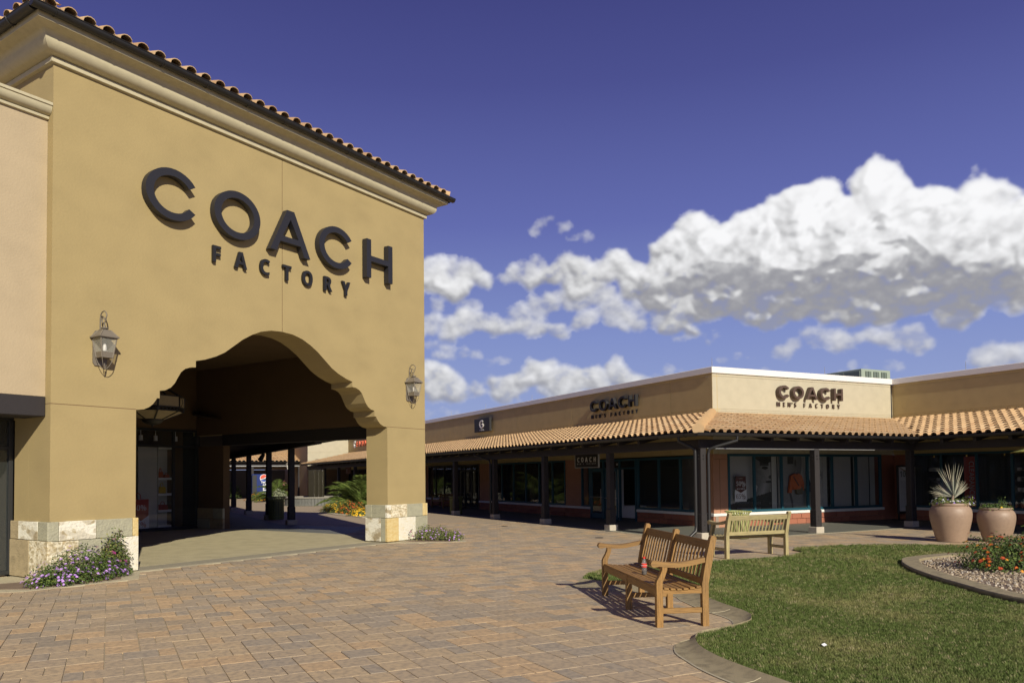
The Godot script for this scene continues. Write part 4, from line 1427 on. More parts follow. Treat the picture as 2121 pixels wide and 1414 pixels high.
	inst("lettering", text_mesh("65%", 0.16, 0.004, false, "Droid Serif"), M.poster_red, fx(Basis(), Vector3(7.25, 0.22, -9.451)), po)
	for q in [[6.95, "first spotlight from the left under the porch shop ceiling"], [7.55, "second spotlight from the left under the porch shop ceiling"], [8.05, "third spotlight from the left under the porch shop ceiling"], [8.75, "spotlight tilted outwards behind the right pane of the porch shop"]]:
		var sp := thing("spotlight", q[1], "spotlight", F, Vector3(q[0], 3.1, -9.9), "spotlights in the porch shop")
		var can := MB.new()
		can.lathe([Vector2(0.001, 2.99), Vector2(0.06, 2.99), Vector2(0.065, 2.83), Vector2(0.055, 2.83), Vector2(0.05, 2.9), Vector2(0.001, 2.9)], 12, Vector3(q[0], 0, -9.9))
		part("can", can, M.white_paint, sp, 40.0)
		var stem := MB.new()
		stem.tube([Vector3(q[0], 2.99, -9.9), Vector3(q[0], 3.2, -9.9)], 0.012, 6)
		part("stem", stem, M.white_paint, sp)

func handbag(T: Transform3D, label: String, mat: Material, w: float, h: float):
	var o := thing("handbag", label, "handbag", T, Vector3(), "")
	var b := MB.new()
	var pr := pv([-w * 0.5, 0.0, w * 0.5, 0.0, w * 0.46, h * 0.45, w * 0.36, h * 0.62, -w * 0.36, h * 0.62, -w * 0.46, h * 0.45])
	b.prism(pr, -0.05, 0.05)
	part("body", b, mat, o)
	var hd := MB.new()
	var pa := []
	for i in 9:
		var a := PI * i / 8.0
		pa.append(Vector3(cos(a) * w * 0.22, h * 0.6 + sin(a) * h * 0.4, 0))
	hd.tube(pa, 0.012, 6)
	part("handle", hd, mat, o, 60.0)

# stucco band of panels between joints, y rows by x joints, in a wall's own axes
func panels(parent: Node, W: Transform3D, xs: Array, ys: Array, mat: Material, thick := 0.3, z := 0.0):
	for i in xs.size() - 1:
		for j in ys.size() - 1:
			var m := MB.new(W)
			m.bx(xs[i] + 0.006, xs[i + 1] - 0.006, ys[j] + 0.006, ys[j + 1] - 0.006, z - 0.06, z, 0.006)
			part("wall_panel", m, mat, parent)
	var b := MB.new(W)
	b.bx(xs[0] + 0.003, xs[xs.size() - 1] - 0.003, ys[0] + 0.003, ys[ys.size() - 1] - 0.003, z - thick, z - 0.012)
	part("wall", b, mat, parent)

func bricks(parent: Node, W: Transform3D, x0: float, x1: float, off: float):
	var m := MB.new(W)
	m.bx(x0, x1, 0.0, 0.335, -0.12, 0.0)
	part("brick_bed", m, M.mortar, parent)
	var bm := {}
	for r in 2:
		var x := x0 - (0.2 if r == 1 else 0.0) + off
		while x < x1:
			var a := maxf(x, x0) + 0.004
			var b := minf(x + 0.4, x1) - 0.004
			if b - a > 0.03:
				var key := "%.3f" % (b - a)
				if not bm.has(key):
					var q := MB.new()
					q.bx(-(b - a) * 0.5, (b - a) * 0.5, 0.004, 0.162, -0.02, 0.035, 0.008)
					bm[key] = q.mesh()
				inst("brick", bm[key], M.brick_red if rng.randf() < 0.6 else M.brick_red_dark, W * fx(Basis(), Vector3((a + b) * 0.5, r * 0.1675, rng.randf_range(-0.004, 0.004))), parent)
			x += 0.4

func sill(parent: Node, W: Transform3D, x0: float, x1: float):
	var m := MB.new(W)
	m.bx(x0, x1, 0.338, 0.425, -0.12, 0.06, 0.01)
	part("window_sill", m, M.cap_white, parent)

func post(parent: Node, x: float, z: float, top: float, w := 0.18, pw := 0.29):
	var m := MB.new()
	m.bx(x - w * 0.5, x + w * 0.5, 0.168, top, z - w * 0.5, z + w * 0.5, 0.012)
	m.bx(x - w * 0.5 - 0.018, x + w * 0.5 + 0.018, 0.168, 0.62, z - w * 0.5 - 0.018, z + w * 0.5 + 0.018, 0.012)
	var p := part("post", m, M.dark_timber, parent)
	var q := MB.new()
	q.bx(x - pw * 0.5, x + pw * 0.5, -0.02, 0.168, z - pw * 0.5, z + pw * 0.5, 0.012)
	part("pedestal", q, M.pedestal_concrete, p)
	var b := MB.new()
	for y in [0.40, 2.02]:
		for s in [-0.04, 0.04]:
			b.tube([Vector3(x + w * 0.5, y + s, z + 0.02), Vector3(x + w * 0.5 + 0.03, y + s, z + 0.02)], 0.012, 6)
			b.tube([Vector3(x + 0.02, y + s, z + w * 0.5), Vector3(x + 0.02, y + s, z + w * 0.5 + 0.03)], 0.012, 6)
	part("bolts", b, M.dark_metal, p)

func rod(parent: Node, x: float, z: float):
	var m := MB.new()
	m.tube([Vector3(x, 4.8, z), Vector3(x, 5.09, z)], [0.011, 0.006], 6)
	part("rooftop_rod", m, M.steel, parent)

func cap(parent: Node, st: Array):
	var m := MB.new()
	m.sweep([Vector2(0.0, 4.635), Vector2(0.04, 4.635), Vector2(0.045, 4.645), Vector2(0.045, 4.81), Vector2(0.03, 4.825), Vector2(-0.32, 4.825), Vector2(-0.32, 4.5)], st)
	part("parapet_cap", m, M.cap_white, parent)

func rafters(parent: Node, A: Vector3, d: Vector3, n: int, inward: Vector3, skip := 0):
	for i in n:
		if i < skip: continue
		var p: Vector3 = A + d * (i * 0.92 + 0.3)
		var m := MB.new()
		m.bar(p + inward * 0.10 + Vector3.UP * -0.02, p + inward * 3.1 + Vector3.UP * 0.66, 0.09, 0.14, Vector3.UP)
		part("rafter", m, M.dark_timber, parent)

func arcade():
	var F := MF
	var ZW := -16.18
	var XW := -17.85
	var t := thing("shop_building_arcade", "long tan stucco shop building with tiled arcade roof and sunlit end wall", "building", F, Vector3(-26, 0, -16))
	var LW := fx(Basis(), Vector3(0, 0, ZW))
	var FWL := fx(Basis(Vector3(0, 0, -1), Vector3.UP, Vector3(1, 0, 0)), Vector3(XW, 0, 0))
	# upper walls in panels with reveals
	panels(t, LW, [-57.4, -53.0, -48.6, -44.2, -41.0, -37.91, -33.69, -30.31, -25.77, -19.79, XW], [2.2, 3.50, 3.555, 4.545, 4.635], M.stucco_tan)
	panels(t, FWL, [-ZW + 0.0, -ZW + 0.185, 24.30], [2.2, 3.50, 3.555, 4.545, 4.635], M.stucco_cream)
	cap(t, [[Vector3(-57.4, 0, ZW), Vector3(0, 0, 1)], [Vector3(XW, 0, ZW), Vector3(1, 0, 1)], [Vector3(XW, 0, -24.25), Vector3(1, 0, 0)]])
	var fl := MB.new()
	fl.bx(-57.4, XW - 0.3, 4.3, 4.45, -40, ZW - 0.3)
	part("flat_roof", fl, M.concrete_grey, t)
	for x in [-57.0, -41.9, -37.9, -33.69, -29.1]:
		rod(t, x, ZW - 0.1)
	rod(t, XW - 0.06, ZW - 0.06)
	rod(t, XW - 0.1, -21.1)
	# jog at the far end of the long wing
	var JW := fx(Basis(Vector3(0, 0, -1), Vector3.UP, Vector3(1, 0, 0)), Vector3(-57.4, 0, 0))
	panels(t, JW, [13.1, 16.17], [2.2, 3.5, 4.7, 5.6], M.stucco_cream)
	var jw := MB.new()
	jw.bx(-75, -57.42, 0.0, 5.6, -16.5, -13.1)
	part("wall", jw, M.stucco_brown, t)
	# canopy
	var eF := -14.4
	var eL := -12.6
	var eR := -20.65
	var ye := 2.605
	var yt := 3.385
	var deck := MB.new()
	var c0 := Vector3(eF, ye - 0.03, eL)
	var c1 := Vector3(XW, yt - 0.03, ZW)
	deck.quad(c0, Vector3(eF, ye - 0.03, eR), Vector3(XW, yt - 0.03, -24.25), c1)
	deck.quad(Vector3(-57, ye - 0.03, eL), c0, c1, Vector3(-57, yt - 0.03, ZW))
	var rf := part("canopy_roof", deck, M.tile_under, t)
	tile_mesh = tile(0.25, 0.455, 0.066)
	var slots := []
	var upF := Vector3(XW - eF, yt - ye, 0)
	var upL := Vector3(0, yt - ye, ZW - eL)
	var runF := upF.length()
	slots.append_array(tile_slots(Vector3(eF + 0.05, ye, eL), Vector3(0, 0, -1), eL - eR + 3.7, upF, 0.25, 0.395, func(x, s): return x > s * 1.0 + 0.02 and x < (eL - eR) + s * 1.0 + 0.05))
	slots.append_array(tile_slots(Vector3(eF, ye, eL + 0.05), Vector3(-1, 0, 0), 42.5, upL, 0.25, 0.395, func(x, s): return x > s * 0.95 + 0.02))
	lay_tiles(slots, tile_mesh, rf, F)
	for s in 13:
		var p: Vector3 = c0.lerp(c1, s / 13.0) + Vector3(0.02, 0.10, 0.02)
		var q: Vector3 = c0.lerp(c1, (s + 1.15) / 13.0) + Vector3(0.02, 0.085, 0.02)
		var rm := MB.new()
		rm.tube([p, q], [0.145, 0.10], 10)
		part("ridge_tile", rm, M.tile_clay_pale, rf, 50.0)
	gutter(t, Vector3(eF + 0.06, 2.585, eL + 0.13), Vector3(eF + 0.06, 2.585, eR + 0.06), Vector3(1, 0, 0), 0.075, even(0.5, 7.7, 8))
	gutter(t, Vector3(-57, 2.585, eL + 0.06), Vector3(eF - 0.01, 2.585, eL + 0.06), Vector3(0, 0, 1), 0.075, even(0.5, 42.2, 42))
	rafters(t, Vector3(eF, 2.5, eL - 2.2), Vector3(0, 0, -1), 7, Vector3(-1, 0, 0))
	rafters(t, Vector3(eF - 2.2, 2.5, eL), Vector3(-1, 0, 0), 40, Vector3(0, 0, -1))
	var bm := MB.new()
	bm.bx(-14.97, -14.79, 2.24, 2.46, -21.2, -13.0, 0.01)
	part("beam", bm, M.dark_timber, t)
	var bl := MB.new()
	bl.bx(-57, -14.80, 2.235, 2.455, -13.13, -12.95, 0.01)
	part("beam", bl, M.dark_timber, t)
	var fs := MB.new()
	fs.bx(-14.788, -14.776, 2.226, 2.244, -19.3, -13.2)
	part("beam_flashing", fs, M.steel, t)
	for x in [-56.3, -52.1, -48.5, -44.8, -41.1, -37.4, -33.7, -29.98, -26.25, -22.48, -18.70]:
		post(t, x, -13.04, 2.24)
	post(t, -14.88, -13.09, 2.24)
	post(t, -14.84, -16.98, 2.24)
	# pipes from the gutters to the corner post
	for q in [[[Vector3(eF + 0.07, 2.52, -13.75), Vector3(eF + 0.07, 2.42, -13.75), Vector3(-14.6, 2.28, -13.35), Vector3(-14.72, 2.22, -13.22), Vector3(-14.74, 2.1, -13.19), Vector3(-14.74, 0.3, -13.19), Vector3(-14.72, 0.12, -13.19)], 0.04], [[Vector3(-15.05, 2.52, eL + 0.07), Vector3(-15.05, 2.42, eL + 0.07), Vector3(-14.95, 2.26, -12.85), Vector3(-14.93, 2.20, -12.93), Vector3(-14.93, 2.1, -12.94), Vector3(-14.93, 0.32, -12.94), Vector3(-14.93, 0.2, -12.92), Vector3(-14.95, 0.04, -12.72)], 0.04], [[Vector3(-27.0, 2.5, eL + 0.06), Vector3(-27.0, 2.42, eL + 0.06), Vector3(-26.42, 2.2, -12.9), Vector3(-26.38, 2.1, -12.91), Vector3(-26.38, 0.2, -12.91)], 0.035], [[Vector3(-53, 2.5, eL + 0.06), Vector3(-52.3, 2.2, -12.9), Vector3(-52.2, 0.2, -12.9)], 0.035]]:
		var m := MB.new()
		m.tube(q[0], q[1], 10)
		part("downspout", m, M.dark_metal, t, 60.0)
	# shop fronts on the sunlit end wall
	var dark_l := MB.new(FWL)
	dark_l.bx(16.16, 16.725, 0.0, 2.2, -0.3, 0.0, 0.006)
	part("pilaster", dark_l, M.stucco_salmon, t)
	var pj := MB.new(FWL)
	pj.bx(16.4, 16.412, 0.43, 2.05, -0.05, 0.003)
	pj.bx(16.17, 16.725, 2.045, 2.057, -0.05, 0.003)
	part("pilaster_joint", pj, M.joint_shadow, t)
	sill(t, FWL, 16.10, 23.66)
	bricks(t, FWL, 16.75, 23.7, 0.0)
	var pl2 := MB.new(FWL)
	pl2.bx(16.12, 16.745, 0.0, 0.335, -0.2, 0.03, 0.01)
	part("pilaster_base", pl2, M.stucco_salmon, t)
	var er := MB.new(FWL)
	er.bx(23.62, 24.45, 0.0, 2.2, -0.3, 0.0)
	part("wall", er, M.brick_red_dark, t)
	window(t, FWL, 16.72, 23.6, 0.428, 2.21, [17.80, 18.95, 20.09, 21.22, 22.37], M.frame_teal, -1.0, 0.075)
	room(t, FWL, 16.5, 23.7, 0.3, 2.3, 1.6, M.interior)
	# long wing, from the corner leftwards
	window(t, LW, -21.62, -18.40, 0.428, 2.16, [-20.46, -19.38], M.frame_teal, -1.0, 0.075)
	door(t, LW, -24.5, -21.66)
	var segs := [[-18.40, -17.86], [-26.28, -25.12], [-34.25, -33.0], [-42.3, -41.0], [-50.4, -49.4]]
	for s in segs:
		var m := MB.new(LW)
		m.bx(s[0], s[1], 0.0, 2.2, -0.3, 0.0, 0.006)
		part("pilaster", m, M.stucco_salmon, t)
	window(t, LW, -25.12, -24.52, 0.428, 2.16, [], M.frame_teal, -1.0, 0.06)
	window(t, LW, -33.0, -26.28, 0.428, 2.20, [-31.85, -30.7, -29.55, -28.4, -27.3], M.frame_teal, -1.0, 0.07)
	window(t, LW, -41.0, -36.5, 0.428, 2.20, [-39.9, -38.7, -37.6], M.frame_dark, -1.0, 0.07)
	double_door(t, LW, -36.48, -34.27)
	window(t, LW, -49.4, -42.3, 0.428, 2.20, [-48, -46.6, -45.2, -43.8], M.frame_dark, -1.0, 0.07)
	window(t, LW, -57.3, -50.4, 0.428, 2.20, [-56, -54.6, -53.2, -51.8], M.frame_dark, -1.0, 0.07)
	for s in [[-21.62, -17.8], [-26.3, -24.5], [-33.0, -26.3], [-34.25, -33.0], [-41.0, -36.5], [-57.3, -41.0]]:
		sill(t, LW, s[0], s[1])
		bricks(t, LW, s[0] + 0.01, s[1] - 0.01, 0.0)
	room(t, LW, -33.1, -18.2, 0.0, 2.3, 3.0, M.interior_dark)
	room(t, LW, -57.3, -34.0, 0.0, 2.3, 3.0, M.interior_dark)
	wing_right()
	signs()
	displays(FWL, LW)

func door(t: Node, W: Transform3D, x0: float, x1: float):
	var f := MB.new(W)
	for x in [x0 + 0.04, x0 + 0.85, x0 + 1.85, x1 - 0.04]:
		f.bx(x - 0.035, x + 0.035, 0.0, 2.16, -0.06, 0.03, 0.004)
	f.bx(x0, x1, 2.09, 2.16, -0.055, 0.025, 0.004)
	f.bx(x0, x1, 1.80, 1.86, -0.055, 0.025, 0.004)
	var d := part("door_frame", f, M.frame_teal, t)
	for q in [[x0 + 0.075, x0 + 0.815], [x1 - 0.955, x1 - 0.075], [x0 + 0.885, x0 + 1.815]]:
		var p := MB.new(W)
		p.quad(Vector3(q[0], 1.86, -0.01), Vector3(q[1], 1.86, -0.01), Vector3(q[1], 2.09, -0.01), Vector3(q[0], 2.09, -0.01))
		part("pane", p, M.shop_glass, d)
	for q in [[x0 + 0.06, x0 + 0.80, 0.0], [x0 + 1.80, x0 + 2.5, 0.55]]:
		var m := MB.new(W)
		var z: float = q[2]
		m.bx(q[0], q[0] + 0.07, 0.02, 1.80, z - 0.02, z + 0.02, 0.004)
		m.bx(q[1] - 0.07, q[1], 0.02, 1.80, z - 0.02, z + 0.02, 0.004)
		m.bx(q[0], q[1], 1.72, 1.80, z - 0.02, z + 0.02, 0.004)
		m.bx(q[0], q[1], 0.02, 0.20, z - 0.02, z + 0.02, 0.004)
		var lf := part("door_leaf", m, M.frame_teal, t)
		var g := MB.new(W)
		g.quad(Vector3(q[0] + 0.07, 0.2, z), Vector3(q[1] - 0.07, 0.2, z), Vector3(q[1] - 0.07, 1.72, z), Vector3(q[0] + 0.07, 1.72, z))
		part("pane", g, M.shop_glass, lf)
		var b := MB.new(W)
		b.tube([Vector3(q[0] - 0.02, 0.80, z + 0.05), Vector3(q[1] + 0.02, 0.80, z + 0.05)], 0.013, 6)
		b.tube([Vector3(q[1] - 0.04, 0.55, z + 0.06), Vector3(q[1] - 0.04, 1.1, z + 0.06)], 0.013, 6)
		part("handle", b, M.steel, lf)
	# inside the open doorway
	var w := MB.new(W)
	w.bx(x0 + 0.9, x0 + 1.25, 0.05, 1.8, -0.62, -0.5, 0.01)
	w.bx(x0 + 1.26, x0 + 1.95, 0.05, 0.5, -1.1, -0.55, 0.01)
	part("display_stand", w, M.paper_white, t)
	inst("street_number", text_mesh("600", 0.075, 0.004), M.paper_white, W * fx(Basis(), Vector3(x0 + 1.75, 1.975, 0.0)), t)

func double_door(t: Node, W: Transform3D, x0: float, x1: float):
	var f := MB.new(W)
	for x in [x0 + 0.04, x0 + 0.5, (x0 + x1) * 0.5 + 0.2, x1 - 0.04]:
		f.bx(x - 0.04, x + 0.04, 0.0, 2.2, -0.06, 0.03, 0.004)
	for y in [2.16, 1.88, 0.06]:
		f.bx(x0, x1, y - 0.04, y + 0.04, -0.055, 0.025, 0.004)
	var d := part("door_frame", f, M.frame_dark, t)
	var xs := [x0 + 0.08, x0 + 0.46, x0 + 0.54, (x0 + x1) * 0.5 + 0.16, (x0 + x1) * 0.5 + 0.24, x1 - 0.08]
	for i in [0, 2, 4]:
		for y in [[0.1, 1.84], [1.92, 2.12]]:
			var p := MB.new(W)
			p.quad(Vector3(xs[i], y[0], -0.01), Vector3(xs[i + 1], y[0], -0.01), Vector3(xs[i + 1], y[1], -0.01), Vector3(xs[i], y[1], -0.01))
			part("pane", p, M.shop_glass, d)

func wing_right():
	var F := MF
	var ZR := -24.264
	var t := thing("shop_building_arcade", "brown shaded shop building with tiled arcade roof behind the clay planters", "building", F, Vector3(-13, 0, -24.3))
	var W := fx(Basis(), Vector3(0, 0, ZR))
	panels(t, W, [-17.88, -13.1, -8.0, -2.0], [2.2, 3.50, 3.555, 4.545, 4.635], M.stucco_tan)
	cap(t, [[Vector3(-17.80, 0, ZR), Vector3(0, 0, 1)], [Vector3(-2, 0, ZR), Vector3(0, 0, 1)]])
	var fl := MB.new()
	fl.bx(-17.8, -2, 4.3, 4.45, -40, ZR - 0.3)
	part("flat_roof", fl, M.concrete_grey, t)
	rod(t, -15.28, ZR - 0.06)
	var seam := MB.new()
	seam.tube([Vector3(-17.835, 3.4, ZR + 0.06), Vector3(-17.835, 4.84, ZR + 0.06)], 0.014, 6)
	part("corner_seam", seam, M.dark_metal, t)
	var eR := -20.65
	var ye := 2.605
	var yt := 3.385
	var deck := MB.new()
	deck.quad(Vector3(-14.35, ye - 0.025, eR), Vector3(-2, ye - 0.025, eR), Vector3(-2, yt - 0.025, ZR), Vector3(-17.85, yt - 0.025, ZR))
	var rf := part("canopy_roof", deck, M.tile_under, t)
	var slots := tile_slots(Vector3(-18.0, ye, eR + 0.05), Vector3(1, 0, 0), 13.0, Vector3(0, yt - ye, ZR - eR), 0.25, 0.395, func(x, s): return x > 3.62 - s * 0.965 + 0.1)
	lay_tiles(slots, tile_mesh, rf, F)
	var va := MB.new()
	va.bar(Vector3(-14.4, ye + 0.02, eR), Vector3(-17.85, yt + 0.02, ZR + 0.04), 0.14, 0.02)
	part("valley_flashing", va, M.tile_clay_red, rf)
	gutter(t, Vector3(-14.35, 2.59, eR + 0.06), Vector3(-4, 2.59, eR + 0.06), Vector3(0, 0, 1), 0.075, even(0.3, 10, 11))
	rafters(t, Vector3(-15.0, 2.5, eR), Vector3(1, 0, 0), 10, Vector3(0, 0, -1))
	var bm := MB.new()
	bm.bx(-14.78, -4, 2.24, 2.46, -21.22, -21.04, 0.01)
	part("beam", bm, M.dark_timber, t)
	post(t, -15.02, -21.13, 2.24)
	post(t, -10.6, -21.13, 2.24)
	window(t, W, -17.3, -9.0, 0.428, 2.22, [-16.15, -15.0, -13.93, -12.8, -11.6, -10.4], M.frame_teal, -1.0, 0.07)
	sill(t, W, -17.6, -8.9)
	bricks(t, W, -17.6, -8.9, 0.0)
	for q in [[-17.84, -17.3], [-9.0, -2.0]]:
		var m := MB.new(W)
		m.bx(q[0], q[1], 0.0, 2.2, -0.3, 0.0)
		part("wall", m, M.brick_red_dark, t)
	room(t, W, -17.3, -9.0, 0.2, 2.3, 2.4, M.interior_dark)
	# what the windows show
	var sh := thing("clothes_rack", "shelves of folded white clothes behind the right shop window", "shelf", F, Vector3(-16.7, 0.4, ZR - 1.0))
	for x in [[-17.2, -16.65], [-14.3, -12.9]]:
		for y in [0.62, 0.95, 1.28, 1.6]:
			var b := MB.new()
			b.bx(x[0], x[1], y - 0.015, y + 0.015, ZR - 1.2, ZR - 0.8)
			part("shelf", b, M.frame_dark, sh)
			var n := int((x[1] - x[0]) / 0.14)
			for i in n:
				if rng.randf() < 0.2: continue
				var c := MB.new()
				c.box(Vector3(x[0] + 0.07 + i * 0.14, y + 0.06 + rng.randf() * 0.03, ZR - 0.95), Vector3(0.11, 0.09 + rng.randf() * 0.06, 0.2), 0.02)
				part("folded_cloth", c, M.shade_grey if rng.randf() < 0.7 else M.interior, sh)
	var bn := thing("clearance_banner", "dark red hanging banner reading CLEARANCE behind the right shop window", "banner", F, Vector3(-15.28, 0.5, ZR - 0.16))
	var bb := MB.new()
	bb.bx(-15.5, -15.06, 0.5, 2.08, ZR - 0.165, ZR - 0.16)
	part("cloth", bb, M.poster_red, bn)
	inst("lettering", text_mesh("CLEARANCE", 0.155, 0.004, false), M.shade_grey, fx(Basis(Vector3.BACK, -PI / 2), Vector3(-15.26, 1.36, ZR - 0.157)), bn)
	for q in [[-16.556, "small ceiling spotlight glowing at the left of the right shop window"], [-15.463, "small ceiling spotlight glowing above the clearance banner"], [-14.289, "small ceiling spotlight glowing right of the clearance banner"]]:
		var m := MB.new()
		var c := Vector3(q[0], 2.11, ZR - 0.25)
		m.lathe([Vector2(0.001, 0.0), Vector2(0.02, 0.0), Vector2(0.03, 0.05), Vector2(0.02, 0.1), Vector2(0.001, 0.1)], 8, c)
		var o := solo("ceiling_spotlight", m, M.dark_metal, F, q[1], "spotlight", "spotlights in the right shop", 40.0)
		var g := MB.new()
		g.lathe([Vector2(0.001, -0.004), Vector2(0.014, -0.003), Vector2(0.018, 0.0)], 8, c)
		var gm := StandardMaterial3D.new()
		gm.albedo_color = Color(1, 0.85, 0.5)
		gm.emission_enabled = true
		gm.emission = Color(1.0, 0.75, 0.35)
		gm.emission_energy_multiplier = 1.2
		M["spot_glow"] = gm
		part("lamp_lens", g, gm, o)
		var sl := SpotLight3D.new()
		sl.name = "lamp_light"
		sl.light_energy = 0.02
		sl.light_color = Color(1.0, 0.8, 0.5)
		sl.spot_angle = 50
		sl.spot_range = 8
		sl.spot_attenuation = 2
		sl.light_size = 0.02
		sl.shadow_enabled = true
		o.add_child(sl)
		sl.position = c + Vector3(0, -0.02, 0)
		sl.rotation = Vector3(-PI / 2, 0, 0)
	# rooftop machine seen over the parapet of the end wall
	var ac := thing("rooftop_unit", "pale green air handling unit on the roof behind the parapet", "air conditioner", F, Vector3(-22.2, 4.45, -26.3))
	var m := MB.new()
	m.bx(-24.5, -20.0, 4.45, 5.54, -27.13, -25.49, 0.02)
	part("casing", m, M.ac_green, ac)
	for i in 9:
		var f := MB.new()
		f.bx(-20.01, -19.97, 4.6, 5.45, -26.98 + i * 0.148, -26.88 + i * 0.148)
		part("louvre", f, M.ac_dark if i % 3 else M.ac_green, ac)
	for i in 6:
		var f := MB.new()
		f.bx(-24.4 + i * 0.73, -23.72 + i * 0.73, 4.5, 5.46, -25.50, -25.46, 0.006)
		part("side_panel", f, M.ac_dark, ac)

func signs():
	var F := MF
	var FWL := fx(Basis(Vector3(0, 0, -1), Vector3.UP, Vector3(1, 0, 0)), Vector3(-17.85, 0, 0))
	var s := thing("shop_sign", "brown raised letters reading COACH MEN'S FACTORY on the sunlit end wall", "sign", F, Vector3(-17.85, 3.7, -20.2))
	for q in [["C", 18.99], ["O", 19.60], ["A", 20.21], ["C", 20.83], ["H", 21.42]]:
		var m := MB.new()
		glyph(m, q[0], q[1], 3.96, 0.40, 0.47, 0.072, 0.03, 0.16, FWL)
		part("letter", m, M.letter_brown, s, 30.0)
	spaced("MEN'S FACTORY", [18.84, 19.09, 19.31, 19.44, 19.58, 0, 19.99, 20.26, 20.53, 20.79, 21.04, 21.31, 21.56], 3.775, 0.135, 0.03, 0.03, FWL, M.letter_brown, s)
	var LW := fx(Basis(), Vector3(0, 0, -16.18))
	var s2 := thing("shop_sign", "dark raised letters reading COACH MEN'S FACTORY on the shaded long wall", "sign", F, Vector3(-22.9, 3.7, -16.18))
	for q in [["C", -24.02], ["O", -23.42], ["A", -22.83], ["C", -22.23], ["H", -21.66]]:
		var m := MB.new()
		glyph(m, q[0], q[1], 3.945, 0.40, 0.47, 0.066, 0.03, 0.15, LW)
		part("letter", m, M.letter_dark, s2, 30.0)
	spaced("MEN'S FACTORY", [-24.27, -24.02, -23.78, -23.62, -23.46, 0, -23.06, -22.80, -22.54, -22.29, -22.04, -21.79, -21.55], 3.77, 0.13, 0.03, 0.03, LW, M.letter_dark, s2)
	# black panel with the letter G
	var g := thing("shop_sign", "black panel sign with a pale letter G on the shaded long wall", "sign", F, Vector3(-33.5, 3.7, -16.18))
	var p := MB.new()
	p.bx(-34.38, -32.7, 3.73, 4.38, -16.10, -15.98, 0.01)
	part("panel", p, M.letter_dark, g)
	var gm := MB.new()
	glyph(gm, "G", -33.52, 3.90, 0.38, 0.46, 0.07, 0.2, 0.235, LW)
	part("letter", gm, M.white_paint, g, 30.0)
	spaced("BYGUESS", even(-33.74, -33.30, 7), 3.82, 0.05, 0.012, 0.205, LW, M.paper_white, g)
	for x in [-34.2, -32.85]:
		for y in [3.8, 4.3]:
			var b := MB.new()
			b.tube([LW * Vector3(x, y, 0), LW * Vector3(x, y, 0.09)], 0.015, 6)
			part("sign_bolt", b, M.steel, g)
	# hanging sign under the arcade beam
	var h := thing("hanging_sign", "small black sign reading COACH hanging under the arcade beam", "sign", F, Vector3(-21.87, 1.85, -14.3))
	var hb := MB.new()
	hb.bx(-22.56, -21.17, 1.87, 2.30, -14.33, -14.29)
	part("board", hb, M.letter_dark, h)
	var hf := MB.new()
	for q in [[-22.58, -21.15, 1.85, 1.872], [-22.58, -22.557, 1.872, 2.30], [-21.173, -21.15, 1.872, 2.30]]:
		hf.bx(q[0], q[1], q[2], q[3], -14.335, -14.28)
	part("frame", hf, M.shade_grey, h)
	spaced("COACH", even(-22.36, -21.37, 5), 2.12, 0.155, 0.006, -14.286, fx(), M.white_paint, h, true)
	spaced("MEN'S FACTORY", even(-22.42, -21.32, 13), 1.985, 0.05, 0.004, -14.287, fx(), M.shade_grey, h)
	for x in [-22.3, -21.4]:
		var b := MB.new()
		b.tube([Vector3(x, 2.29, -14.31), Vector3(x, 2.62, -14.31)], 0.01, 6)
		part("hanger", b, M.dark_metal, h)
	# raised sign further along the wing
	var fs := thing("shop_sign", "red raised letters reading FAMOUS seen through the arch", "sign", F, Vector3(-53.5, 3.8, -16.18))
	spaced("FAMOUS", even(-54.9, -51.6, 6), 4.02, 0.36, 0.1, 0.08, LW, M.sign_orange, fs)
	var fm := MB.new()
	fm.prism(arc(-55.4, 4.02, 0.12, 0.26, 60, 300), 0.03, 0.12, LW)
	part("emblem", fm, M.white_paint, fs)
	var f2 := thing("hanging_sign", "dark red hanging shop sign under the far arcade seen through the arch", "sign", F, Vector3(-50.8, 1.9, -14.3))
	var fb := MB.new()
	fb.bx(-51.4, -50.2, 1.86, 2.28, -14.33, -14.29)
	part("board", fb, M.poster_maroon, f2)
	var fe := MB.new()
	fe.prism(arc(-51.05, 2.07, 0.06, 0.11, 40, 320, 12), -14.289, -14.28)
	part("emblem", fe, M.shade_grey, f2)
	for x in [-51.2, -50.4]:
		var b := MB.new()
		b.tube([Vector3(x, 2.27, -14.31), Vector3(x, 2.65, -14.31)], 0.01, 6)
		part("hanger", b, M.dark_metal, f2)

